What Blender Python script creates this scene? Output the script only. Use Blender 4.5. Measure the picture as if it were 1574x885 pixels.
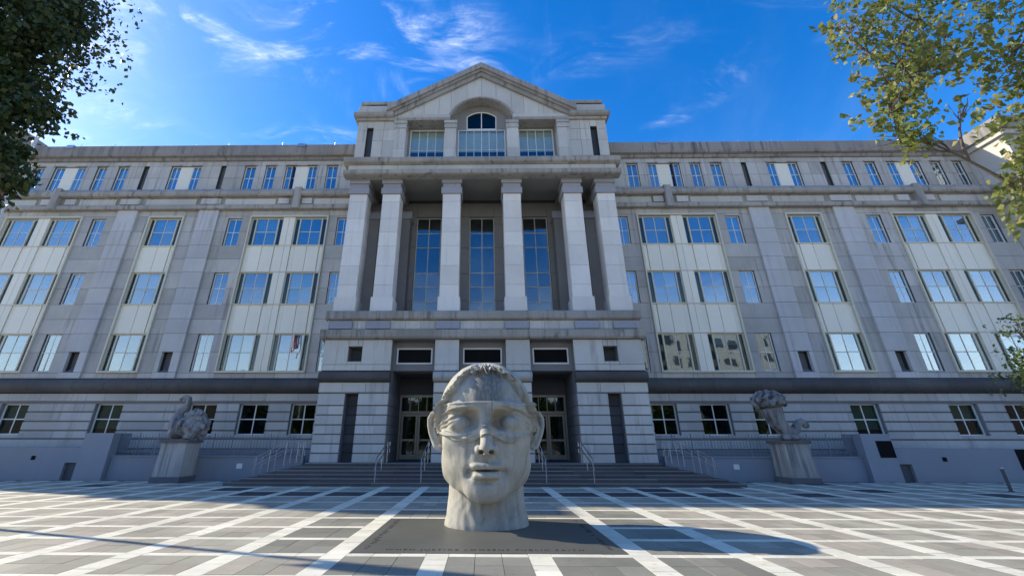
import bpy, bmesh, math, random
import numpy as np
from mathutils import Vector, Matrix, Quaternion
for o in list(bpy.data.objects): bpy.data.objects.remove(o, do_unlink=True)
S = bpy.context.scene
COL = S.collection
R = math.radians

# ---------------------------------------------------------------- camera
cd = bpy.data.cameras.new('camera'); cam = bpy.data.objects.new('camera', cd); COL.objects.link(cam)
PITCH, YAW, ROLL = 0.4106, -0.01394, 0.00132
fw = Vector((math.sin(YAW)*math.cos(PITCH), math.cos(YAW)*math.cos(PITCH), math.sin(PITCH)))
rt = Vector((math.cos(YAW), -math.sin(YAW), 0)); up = rt.cross(fw)
r2 = rt*math.cos(ROLL)+up*math.sin(ROLL); u2 = -rt*math.sin(ROLL)+up*math.cos(ROLL)
M = Matrix(((r2.x, u2.x, -fw.x, 0), (r2.y, u2.y, -fw.y, 0), (r2.z, u2.z, -fw.z, 1.6), (0, 0, 0, 1)))
cam.matrix_world = M
cd.sensor_fit = 'HORIZONTAL'; cd.sensor_width = 36
cd.lens = 667.67/1574*36
cd.shift_x = (787-732.4)/1574; cd.shift_y = (390.64-442.5)/1574
cd.clip_start = 0.1; cd.clip_end = 3000
S.camera = cam

# ---------------------------------------------------------------- sky and sun
SUN_EL, SUN_AZ = R(31), R(18.2)          # azimuth: degrees behind the facade line, from the left
SDIR = Vector((-math.cos(SUN_AZ)*math.cos(SUN_EL), math.sin(SUN_AZ)*math.cos(SUN_EL), math.sin(SUN_EL)))
world = bpy.data.worlds.new('World'); S.world = world; world.use_nodes = True
nt = world.node_tree; nt.nodes.clear()
def WN(t, **k):
    n = nt.nodes.new(t)
    for a, b in k.items(): setattr(n, a, b)
    return n
def WL(a, b): nt.links.new(a, b)
sky = WN('ShaderNodeTexSky', sky_type='NISHITA', sun_disc=False, sun_elevation=SUN_EL,
         sun_rotation=math.atan2(SDIR.x, SDIR.y), altitude=20, air_density=1.0, dust_density=0.3, ozone_density=2.2)
tc = WN('ShaderNodeTexCoord'); sep = WN('ShaderNodeSeparateXYZ'); WL(tc.outputs['Generated'], sep.inputs[0])
# deep blue overhead, whitened towards the unseen horizon to light the facade more neutrally
hsv = WN('ShaderNodeHueSaturation'); hsv.inputs['Hue'].default_value = 0.51; WL(sky.outputs[0], hsv.inputs['Color'])
hz = WN('ShaderNodeMapRange', interpolation_type='SMOOTHSTEP'); WL(sep.outputs[2], hz.inputs[0]); hz.inputs[1].default_value = 0.05; hz.inputs[2].default_value = 0.42; hz.inputs[3].default_value = 0.4; hz.inputs[4].default_value = 1.43
WL(hz.outputs[0], hsv.inputs['Saturation'])
def wm(op, a, b=None, clamp=False):
    n = WN('ShaderNodeMath', operation=op, use_clamp=clamp)
    for i, v in enumerate((a, b)):
        if v is None: continue
        if isinstance(v, (int, float)): n.inputs[i].default_value = v
        else: WL(v, n.inputs[i])
    return n.outputs[0]
zc = wm('MAXIMUM', sep.outputs[2], 0.03); zc = wm('ADD', zc, 0.12)
px = wm('DIVIDE', sep.outputs[0], zc); py = wm('DIVIDE', sep.outputs[1], zc)
cmb = WN('ShaderNodeCombineXYZ'); WL(px, cmb.inputs[0]); WL(py, cmb.inputs[1])
def cloud_layer(rot, scale, sx, sy, seed, lo, hi, dist):
    mp = WN('ShaderNodeMapping'); mp.inputs['Rotation'].default_value = (0, 0, R(rot)); mp.inputs['Scale'].default_value = (sx, sy, 1); mp.inputs['Location'].default_value = (seed, seed*0.7, 0)
    WL(cmb.outputs[0], mp.inputs[0])
    nz = WN('ShaderNodeTexNoise'); nz.inputs['Scale'].default_value = scale; nz.inputs['Detail'].default_value = 9; nz.inputs['Roughness'].default_value = 0.62; nz.inputs['Distortion'].default_value = dist
    WL(mp.outputs[0], nz.inputs['Vector'])
    mr = WN('ShaderNodeMapRange', interpolation_type='SMOOTHSTEP'); mr.inputs[1].default_value = lo; mr.inputs[2].default_value = hi
    WL(nz.outputs[0], mr.inputs[0]); return mr.outputs[0]
wisp = cloud_layer(-28, 2.6, 2.2, 0.75, 3.1, 0.50, 0.80, 0.9)
patch = cloud_layer(20, 1.0, 1.0, 1.0, 7.7, 0.47, 0.66, 0.2)
veil = cloud_layer(-20, 0.9, 1.2, 0.6, 1.3, 0.42, 0.80, 0.5)
def spot(cx, cy, rx, ry, rot, amt):
    mp = WN('ShaderNodeMapping', vector_type='TEXTURE'); mp.inputs['Location'].default_value = (cx, cy, 0); mp.inputs['Rotation'].default_value = (0, 0, R(rot)); mp.inputs['Scale'].default_value = (rx, ry, 1)
    WL(cmb.outputs[0], mp.inputs[0]); ln = WN('ShaderNodeVectorMath', operation='LENGTH'); WL(mp.outputs[0], ln.inputs[0])
    mr = WN('ShaderNodeMapRange', interpolation_type='SMOOTHSTEP'); mr.inputs[1].default_value = 1.0; mr.inputs[2].default_value = 0.15; mr.inputs[4].default_value = amt
    WL(ln.outputs['Value'], mr.inputs[0]); return mr.outputs[0]
# cirrus: separate wisps and streaks drifting over the roof, plus thin patches all over the sky
fields = None
for q in ((-.22, .72, .38, .20, 12, .95), (-.60, .70, .32, .14, 30, 1.0), (-.90, .62, .38, .22, 20, 1.0), (-.50, 1.03, .24, .07, 5, .6), (.585, .88, .09, .28, 28, .26), (.22, .78, .42, .09, -14, .24), (-1.2, .92, .5, .35, 10, .45), (.70, .62, .3, .1, 20, .25)):
    v = spot(*q); fields = v if fields is None else wm('MAXIMUM', fields, v)
fine = cloud_layer(-35, 9.0, 1.0, 3.2, 5.3, 0.40, 0.80, 1.4)
body = cloud_layer(-30, 4.0, 1.0, 2.0, 2.9, 0.44, 0.72, 0.8)
streaks = wm('MULTIPLY', wm('ADD', wm('MULTIPLY', fine, 0.75), 0.25), wm('MULTIPLY', body, 1.0))
cl = wm('ADD', wm('MULTIPLY', wm('MULTIPLY', fields, streaks), 0.85), wm('MULTIPLY', wm('MULTIPLY', wisp, patch), 0.2))
cl = wm('ADD', cl, wm('MULTIPLY', veil, 0.07), True)
mix = WN('ShaderNodeMix', data_type='RGBA'); WL(cl, mix.inputs[0]); WL(hsv.outputs[0], mix.inputs[6]); mix.inputs[7].default_value = (6.2, 6.5, 7.0, 1)
bg = WN('ShaderNodeBackground'); bg.inputs[1].default_value = 0.14; WL(mix.outputs[2], bg.inputs[0])
wo = WN('ShaderNodeOutputWorld'); WL(bg.outputs[0], wo.inputs[0])

sl = bpy.data.lights.new('sun', 'SUN'); sun = bpy.data.objects.new('sun', sl); COL.objects.link(sun)
sl.energy = 3.2; sl.angle = R(0.53); sl.color = (1.0, 0.90, 0.73)
sun.rotation_euler = (-SDIR).to_track_quat('-Z', 'Y').to_euler(); sun.location = (-40, 12, 40)

S.render.engine = 'CYCLES'
S.view_settings.view_transform = 'Standard'; S.view_settings.look = 'None'; S.view_settings.gamma = 1.0
S.view_settings.exposure = 1.06; S.view_settings.use_curve_mapping = False
# ---------------------------------------------------------------- helpers
random.seed(7); rng = np.random.default_rng(11)
MAT = {}
class NB:
    """small node-building helper for one material"""
    def __init__(s, name):
        s.m = bpy.data.materials.new(name); s.m.use_nodes = True; s.t = s.m.node_tree; s.t.nodes.clear(); MAT[name] = s.m
    def n(s, t, ins=None, **k):
        n = s.t.nodes.new(t)
        for a, b in k.items(): setattr(n, a, b)
        for a, v in (ins or {}).items(): s.put(n.inputs[a], v)
        return n
    def put(s, sock, v):
        if isinstance(v, bpy.types.NodeSocket): s.t.links.new(v, sock)
        elif isinstance(v, tuple) and len(v) == 3 and sock.type == 'RGBA': sock.default_value = (*v, 1)
        else: sock.default_value = v
    def math(s, op, a, b=0.0, clamp=False):
        n = s.t.nodes.new('ShaderNodeMath'); n.operation = op; n.use_clamp = clamp; s.put(n.inputs[0], a); s.put(n.inputs[1], b); return n.outputs[0]
    def pos(s): return s.n('ShaderNodeNewGeometry').outputs['Position']
    def noise(s, scale, detail=5, rough=0.55, vec=None, stretch=None, dist=0.0):
        v = vec or s.pos()
        if stretch: v = s.n('ShaderNodeMapping', {0: v, 'Scale': stretch}).outputs[0]
        return s.n('ShaderNodeTexNoise', {'Vector': v, 'Scale': scale, 'Detail': detail, 'Roughness': rough, 'Distortion': dist}).outputs[0]
    def ramp(s, f, lo, hi, a=0.0, b=1.0):
        return s.n('ShaderNodeMapRange', {0: f, 1: lo, 2: hi, 3: a, 4: b}, interpolation_type='SMOOTHSTEP').outputs[0]
    def mix(s, f, a, b, mode='MIX'):
        n = s.n('ShaderNodeMix', data_type='RGBA', blend_type=mode); s.put(n.inputs[0], f); s.put(n.inputs[6], a); s.put(n.inputs[7], b); return n.outputs[2]
    def scale(s, c, f):
        return s.n('ShaderNodeVectorMath', {0: c, 'Scale': f}, operation='SCALE').outputs[0]
    def rnd(s):
        a = s.n('ShaderNodeObjectInfo').outputs['Random']; b = s.n('ShaderNodeNewGeometry').outputs['Random Per Island']
        return s.math('FRACT', s.math('ADD', a, b))
    def out(s, col, rough=0.8, bump=None, bstr=0.2, bdist=0.01, spec=0.4, metal=0.0, **kw):
        p = s.n('ShaderNodeBsdfPrincipled', {'Base Color': col, 'Roughness': rough, 'Specular IOR Level': spec, 'Metallic': metal, **kw})
        if bump is not None:
            p.inputs['Normal']; s.put(p.inputs['Normal'], s.n('ShaderNodeBump', {'Strength': bstr, 'Distance': bdist, 'Height': bump}).outputs[0])
        o = s.n('ShaderNodeOutputMaterial'); s.t.links.new(p.outputs[0], o.inputs[0]); return s.m

def stone(name, col, var=0.10, streak=0.35, dirt=(0.07, 0.065, 0.06), blotch=0.25, rough=0.75, grain=0.12, warm=None, cover=0.0):
    b = NB(name)
    r = b.rnd(); g = b.noise(28, 3, 0.7); bl = b.noise(0.55, 5, 0.6); st = b.noise(1.0, 6, 0.65, stretch=(3.4, 3.4, 0.20), dist=0.3)
    f = b.math('ADD', b.ramp(r, 0, 1, 1-var, 1+var), b.math('MULTIPLY', b.math('SUBTRACT', g, 0.5), grain*2))
    f = b.math('ADD', f, b.math('MULTIPLY', b.math('SUBTRACT', bl, 0.5), blotch*2))
    c = b.scale(b.mix(b.ramp(b.noise(0.31, 4), 0.35, 0.65), col, warm or tuple(x*y for x, y in zip(col, (0.97, 0.99, 1.04)))), f)
    m = b.math('MULTIPLY', b.ramp(st, 0.52-cover, 0.76-cover), b.ramp(bl, 0.36-cover, 0.60-cover))
    c = b.mix(b.math('MULTIPLY', m, streak, True), c, dirt)
    return b.out(c, rough, b.math('ADD', g, b.noise(6, 4)), 0.25, 0.01)

def flat(name, col, rough=0.5, metal=0.0, spec=0.5, var=0.06, nscale=3.0):
    b = NB(name)
    f = b.math('ADD', b.ramp(b.rnd(), 0, 1, 1-var, 1+var), b.math('MULTIPLY', b.math('SUBTRACT', b.noise(nscale, 5), 0.5), var*3))
    return b.out(b.scale(col, f), b.ramp(b.noise(nscale*4, 3), 0.3, 0.7, rough*0.85, min(1, rough*1.15)), metal=metal, spec=spec)

class MB:
    """collects geometry for one mesh object"""
    def __init__(s): s.v = []; s.f = []
    def add(s, vs, fs):
        n = len(s.v); s.v += [tuple(p) for p in vs]; s.f += [tuple(i+n for i in f) for f in fs]; return s
    def box(s, x0, x1, y0, y1, z0, z1):
        return s.add([(x0,y0,z0),(x1,y0,z0),(x1,y1,z0),(x0,y1,z0),(x0,y0,z1),(x1,y0,z1),(x1,y1,z1),(x0,y1,z1)],
                     [(0,3,2,1),(4,5,6,7),(0,1,5,4),(1,2,6,5),(2,3,7,6),(3,0,4,7)])
    def cbox(s, x0, x1, y0, y1, z0, z1, c=0.02):
        """box with chamfered edges towards the front and top"""
        a = [(x0,y1,z0),(x1,y1,z0),(x1,y1,z1),(x0,y1,z1)]; b_ = [(x0,y0+c,z0),(x1,y0+c,z0),(x1,y0+c,z1),(x0,y0+c,z1)]; d = [(x0+c,y0,z0+c),(x1-c,y0,z0+c),(x1-c,y0,z1-c),(x0+c,y0,z1-c)]
        fs = [(3,2,1,0)]
        for k in range(4):
            j = (k+1) % 4; fs += [(k, j, 4+j, 4+k), (4+k, 4+j, 8+j, 8+k)]
        fs.append((8,9,10,11)); return s.add(a+b_+d, fs)
    def prism_y(s, poly, y0, y1):
        n = len(poly); vs = [(x, y0, z) for x, z in poly]+[(x, y1, z) for x, z in poly]
        return s.add(vs, [tuple(range(n)), tuple(range(2*n-1, n-1, -1))]+[(i, n+i, n+(i+1) % n, (i+1) % n) for i in range(n)])
    def prism_x(s, prof, x0, x1):
        """profile in (y,z) swept along x"""
        n = len(prof); vs = [(x0, y, z) for y, z in prof]+[(x1, y, z) for y, z in prof]
        return s.add(vs, [tuple(range(n)), tuple(range(2*n-1, n-1, -1))]+[(i, n+i, n+(i+1) % n, (i+1) % n) for i in range(n)])
    def prism_z(s, poly, z0, z1, top=1.0):
        n = len(poly); cx = sum(p[0] for p in poly)/n; cy = sum(p[1] for p in poly)/n
        vs = [(x, y, z0) for x, y in poly]+[(cx+(x-cx)*top, cy+(y-cy)*top, z1) for x, y in poly]
        return s.add(vs, [tuple(range(n-1, -1, -1)), tuple(range(n, 2*n))]+[(i, (i+1) % n, n+(i+1) % n, n+i) for i in range(n)])
    def tube(s, pts, r, seg=8, cap=True):
        pts = [Vector(p) for p in pts]; n = len(pts); rs = r if isinstance(r, (list, tuple)) else [r]*n
        base = len(s.v); prev = None
        for i, p in enumerate(pts):
            d = (pts[min(i+1, n-1)]-pts[max(i-1, 0)]).normalized()
            if prev is None: a = d.orthogonal().normalized()
            else:
                a = prev-d*prev.dot(d); a = a.normalized() if a.length > 1e-6 else d.orthogonal().normalized()
            prev = a; b_ = d.cross(a)
            for k in range(seg):
                t = 2*math.pi*k/seg; s.v.append(tuple(p+(a*math.cos(t)+b_*math.sin(t))*rs[i]))
        for i in range(n-1):
            for k in range(seg):
                q = (k+1) % seg; s.f.append((base+i*seg+k, base+i*seg+q, base+(i+1)*seg+q, base+(i+1)*seg+k))
        if cap:
            s.f.append(tuple(base+k for k in range(seg-1, -1, -1))); s.f.append(tuple(base+(n-1)*seg+k for k in range(seg)))
        return s
    def ball(s, c, r, seg=12, rings=8, rot=None):
        r = r if isinstance(r, (tuple, list)) else (r, r, r); base = len(s.v); vs = []
        for i in range(rings+1):
            th = math.pi*i/rings
            for k in range(seg):
                ph = 2*math.pi*k/seg; q = Vector((r[0]*math.sin(th)*math.cos(ph), r[1]*math.sin(th)*math.sin(ph), r[2]*math.cos(th)))
                if rot: q = rot @ q
                vs.append((c[0]+q.x, c[1]+q.y, c[2]+q.z))
        fs = [(i*seg+k, (i+1)*seg+k, (i+1)*seg+(k+1) % seg, i*seg+(k+1) % seg) for i in range(rings) for k in range(seg)]
        return s.add(vs, fs)
    def mesh(s, name, mat, smooth=False):
        me = bpy.data.meshes.new(name); me.from_pydata(s.v, [], s.f); me.materials.append(MAT[mat])
        if smooth: me.polygons.foreach_set('use_smooth', [True]*len(me.polygons))
        me.update(); return me
    def build(s, name, mat, parent=None, smooth=False, fix=False):
        me = s.mesh(name, mat, smooth)
        if fix:
            bm = bmesh.new(); bm.from_mesh(me); bmesh.ops.remove_doubles(bm, verts=bm.verts, dist=1e-5); bmesh.ops.recalc_face_normals(bm, faces=bm.faces); bm.to_mesh(me); bm.free()
        return link(name, me, parent)
def link(name, me, parent=None):
    o = bpy.data.objects.new(name, me); COL.objects.link(o)
    if parent is not None:
        o.parent = parent
        if parent.name in WORLDP: o.matrix_parent_inverse = Matrix.Translation(parent.location).inverted()
    return o
WORLDP = set()      # empties whose parts are written in world coordinates
def tag(o, label=None, cat=None, group=None, kind=None):
    for k, v in (('label', label), ('category', cat), ('group', group), ('kind', kind)):
        if v: o[k] = v
    return o
def thing(name, loc, label, cat, group=None, rz=0.0):
    o = bpy.data.objects.new(name, None); COL.objects.link(o); o.location = loc; o.rotation_euler = (0, 0, rz); o.empty_display_size = 0.3
    return tag(o, label, cat, group)
UNIT = {}
def unit(mat, kind='box'):
    """shared chamfered unit block, 1 m across, front towards -y"""
    if (mat, kind) not in UNIT:
        b = MB()
        if kind == 'box': b.box(-.5, .5, -.5, .5, -.5, .5)
        UNIT[(mat, kind)] = b.mesh('block', mat)
    return UNIT[(mat, kind)]
def piece(name, mat, x0, x1, y0, y1, z0, z1, parent):
    o = link(name, unit(mat), parent); o.location = ((x0+x1)/2, (y0+y1)/2, (z0+z1)/2); o.scale = (x1-x0, y1-y0, z1-z0); return o
def cut(cells, holes):
    """rectangles minus rectangles"""
    out = list(cells)
    for hx0, hx1, hz0, hz1 in holes:
        nx = []
        for (a, b, c, d) in out:
            if hx0 >= b-1e-6 or hx1 <= a+1e-6 or hz0 >= d-1e-6 or hz1 <= c+1e-6: nx.append((a, b, c, d)); continue
            if hx0 > a: nx.append((a, hx0, c, d))
            if hx1 < b: nx.append((hx1, b, c, d))
            m0, m1 = max(a, hx0), min(b, hx1)
            if hz0 > c: nx.append((m0, m1, c, hz0))
            if hz1 < d: nx.append((m0, m1, hz1, d))
        out = nx
    return [q for q in out if q[1]-q[0] > 0.03 and q[3]-q[2] > 0.03]
def cells(xs, zs): return [(xs[i], xs[i+1], zs[j], zs[j+1]) for i in range(len(xs)-1) for j in range(len(zs)-1)]
SLABS = []       # (area, name, mat, x0,x1,y0,y1,z0,z1, parent): dealt out as single pieces or joined at the end
def slab(mat, x0, x1, y0, y1, z0, z1, parent, gap=0.019, name='stone_slab'):
    g = gap/2; y0 = y0+random.uniform(0, 0.006)
    SLABS.append(((x1-x0)*(z1-z0), name, mat, x0+g, x1-g, y0, y1, z0+g, z1-g, parent))
def mir(s, a, b): return (a, b) if s > 0 else (-b, -a)
# ---------------------------------------------------------------- materials of the building
stone('granite', (0.455, 0.43, 0.375), var=0.12, streak=0.55, blotch=0.34, cover=0.03)
stone('granite_pilaster', (0.50, 0.485, 0.45), var=0.07, streak=0.35, blotch=0.22, cover=0.03)
stone('granite_base', (0.455, 0.435, 0.38), var=0.10, streak=0.5, blotch=0.25, cover=0.02)
stone('groove', (0.20, 0.195, 0.19), var=0.02, streak=0.3, blotch=0.2)
stone('limestone', (0.53, 0.505, 0.435), var=0.09, streak=0.5, blotch=0.24, cover=0.02)
stone('column_stone', (0.74, 0.69, 0.60), var=0.07, streak=0.3, blotch=0.16, dirt=(0.2, 0.19, 0.17), cover=0.02)
stone('cornice_stone', (0.345, 0.315, 0.265), var=0.09, streak=0.8, dirt=(0.085, 0.077, 0.066), blotch=0.42, cover=0.05)
stone('soot_shade_stone', (0.085, 0.078, 0.07), var=0.10, streak=0.95, dirt=(0.016, 0.015, 0.014), blotch=0.7)  # soot plus the shade under the roll, both put into one dark colour
stone('blue_stone', (0.33, 0.325, 0.335), var=0.05, streak=0.2, blotch=0.15)
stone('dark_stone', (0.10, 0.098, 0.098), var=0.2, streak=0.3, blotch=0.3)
stone('joint', (0.07, 0.066, 0.062), var=0.02, streak=0.2, blotch=0.1)
stone('recess_shade_stone', (0.245, 0.23, 0.205), var=0.04, streak=0.25, blotch=0.25)  # recessed portico faces: their deep shade is put into the darker colour
stone('parapet_stone', (0.285, 0.255, 0.22), var=0.05, streak=0.8, blotch=0.35, cover=0.06)
flat('cream_panel', (0.80, 0.75, 0.60), 0.45, var=0.035, nscale=1.2)
flat('bronze_door', (0.36, 0.30, 0.21), 0.4, metal=0.2, var=0.06)
flat('cream_frame', (0.60, 0.56, 0.43), 0.4, var=0.04)
flat('white_frame', (0.78, 0.76, 0.70), 0.4, var=0.03)
flat('bronze_strip', (0.075, 0.07, 0.06), 0.45, var=0.1)
flat('slot_grey', (0.15, 0.15, 0.15), 0.7, spec=0.2, var=0.15)
flat('void_dark', (0.012, 0.012, 0.012), 0.9, spec=0.05)
flat('slot_dark', (0.055, 0.058, 0.062), 0.6, var=0.2)
flat('interior_dark', (0.045, 0.045, 0.05), 0.9, spec=0.1)
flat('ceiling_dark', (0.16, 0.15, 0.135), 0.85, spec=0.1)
flat('blind', (0.62, 0.66, 0.64), 0.8, spec=0.2, var=0.08)
flat('green_blind', (0.22, 0.30, 0.25), 0.8, spec=0.2, var=0.08)
flat('steel', (0.42, 0.43, 0.44), 0.38, metal=0.9, var=0.08)
flat('fence_steel', (0.20, 0.225, 0.24), 0.5, metal=0.2, var=0.15)
flat('dark_steel', (0.06, 0.075, 0.09), 0.45, metal=0.3, var=0.15)
def glass(name, tint, refl, ior=1.5):
    b = NB(name)
    fr = b.math('POWER', b.n('ShaderNodeLayerWeight', {'Blend': 0.5}).outputs['Facing'], 4.0)
    fac = b.math('ADD', b.math('MULTIPLY', fr, 1-refl), refl, True)
    nrm = b.n('ShaderNodeBump', {'Strength': 0.07, 'Distance': 0.05, 'Height': b.noise(0.9, 2)}).outputs[0]
    gl = b.n('ShaderNodeBsdfGlossy', {'Color': (0.74, 0.89, 1.0), 'Roughness': 0.015, 'Normal': nrm}); tr = b.n('ShaderNodeBsdfTransparent', {'Color': tint})
    mx = b.n('ShaderNodeMixShader', {0: fac}); b.t.links.new(tr.outputs[0], mx.inputs[1]); b.t.links.new(gl.outputs[0], mx.inputs[2])
    o = b.n('ShaderNodeOutputMaterial'); b.t.links.new(mx.outputs[0], o.inputs[0])
glass('glass', (0.62, 0.72, 0.74), 0.27)
glass('tall_glass', (0.4, 0.45, 0.46), 0.17)
glass('clear_glass', (0.60, 0.68, 0.63), 0.055)
glass('pale_glass', (0.85, 0.9, 0.88), 0.10)

CH = thing('courthouse', (0, 22.5, 0), 'grey granite courthouse with columned portico, pediment and long window wings', 'building'); WORLDP.add('courthouse')

# ---------------------------------------------------------------- windows
WC = {}
def window(x0, x1, z0, z1, y, cols=2, rows=2, mat='white_frame', glassm='glass', fw=0.055, mw=0.035, split=True, zsplit=None, blind=None, side=0.0, name='window', depth=0.10, blindmat='blind'):
    """one window: frame (part) > panes, muntins, blind. side = width of a narrow side light on both hands"""
    w, h = x1-x0, z1-z0; key = (round(w, 2), round(h, 2), cols, rows, mat, glassm, fw, side, tuple(zsplit) if zsplit else None, split)
    if key not in WC:
        b = MB(); b.box(-w/2, -w/2+fw, 0, depth, 0, h); b.box(w/2-fw, w/2, 0, depth, 0, h); b.box(-w/2+fw, w/2-fw, 0, depth, h-fw, h); b.box(-w/2+fw, w/2-fw, 0, depth, 0, fw)
        ax0, ax1 = -w/2+fw, w/2-fw; strips = []
        if side:
            for sg in (-1, 1):
                e = sg*(w/2-fw-side); b.box(min(e, e-sg*0.07), max(e, e-sg*0.07), -0.02, depth-0.002, fw, h-fw)
                strips.append((min(e, sg*(w/2-fw)), max(e, sg*(w/2-fw))))
            ax0, ax1 = ax0+side+0.07, ax1-side-0.07
        zz = [fw]+[fw+(h-2*fw)*q for q in (zsplit or [k/rows for k in range(1, rows)])]+[h-fw]
        xx = [ax0+(ax1-ax0)*k/cols for k in range(cols+1)]
        mb = MB()
        for q in xx[1:-1]: mb.box(q-mw/2, q+mw/2, 0.022, 0.062, fw, h-fw)
        for q in zz[1:-1]: mb.box(ax0, ax1, 0.018, 0.066, q-mw/2, q+mw/2)
        panes = []
        if split:
            pm = {}
            for i in range(cols):
                for j in range(len(zz)-1):
                    a, c = xx[i+1]-xx[i], zz[j+1]-zz[j]; k2 = (round(a, 3), round(c, 3))
                    if k2 not in pm: pm[k2] = MB().box(-a/2, a/2, -0.004, 0.004, -c/2, c/2).mesh('pane', glassm)
                    panes.append((pm[k2], (xx[i]+xx[i+1])/2, (zz[j]+zz[j+1])/2))
        else:
            a, c = ax1-ax0, h-2*fw; panes.append((MB().box(-a/2, a/2, -0.004, 0.004, -c/2, c/2).mesh('pane', glassm), 0, h/2))
        sp = MB().box(-side/2, side/2, -0.004, 0.004, fw-h/2, h/2-fw).mesh('side_pane', 'clear_glass') if side else None
        WC[key] = (b.mesh('window', mat), mb.mesh('muntin', mat) if mb.v else None, panes, strips, sp)
    fm, mm, panes, strips, sp = WC[key]
    o = link(name, fm, CH); o.location = ((x0+x1)/2, y, z0)
    if mm: link('muntin', mm, o)
    for me, px_, pz_ in panes:
        p = link('pane', me, o); p.location = (px_, 0.043, pz_); p.rotation_euler = (random.uniform(-.014, .014), 0, random.uniform(-.014, .014))
    for a, c in strips:
        p = link('side_pane', sp, o); p.location = ((a+c)/2, 0.06, h/2); q = link('side_jamb', unit('bronze_strip'), o); q.location = ((a+c)/2, 0.115, h/2); q.scale = (c-a, 0.02, h-2*fw)
    if blind:
        bh = h*blind; q = link('blind', unit(blindmat), o); q.location = (0, depth+0.12, h-bh/2); q.scale = (w-0.02, 0.012, bh)
    return o

# ---------------------------------------------------------------- wings
YW, YA = 24.5, 24.95
BAYS = [(9.8, 14.85, 2), (19.15, 21.45, 1), (25.75, 30.8, 2)]
NARROW = [(8.45, 9.25), (15.4, 16.3), (24.25, 25.15), (31.35, 32.2)]
PIL = [(16.95, 18.25), (22.25, 23.55)]
ROWS = [(5.25, 7.35), (9.12, 11.13), (12.93, 14.85)]
ATT = [(9.9, 10.65), (11.35, 12.0), (12.8, 13.5), (14.2, 14.9), (15.6, 16.35), (19.4, 20.05), (20.85, 21.5), (24.5, 25.2), (26.0, 26.7), (27.5, 28.2), (29.0, 29.7), (30.4, 31.1), (31.9, 32.5)]
ATTC = [(12.0, 12.8), (20.05, 20.85), (28.2, 29.0)]
SLOT = [(17.68, 18.03), (23.05, 23.42)]
GW = [(8.95, 10.3), (11.5, 13.1), (14.3, 15.85), (19.4, 20.95), (24.55, 26.1), (27.45, 29.0), (30.3, 31.6)]
XE = 32.9
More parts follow.
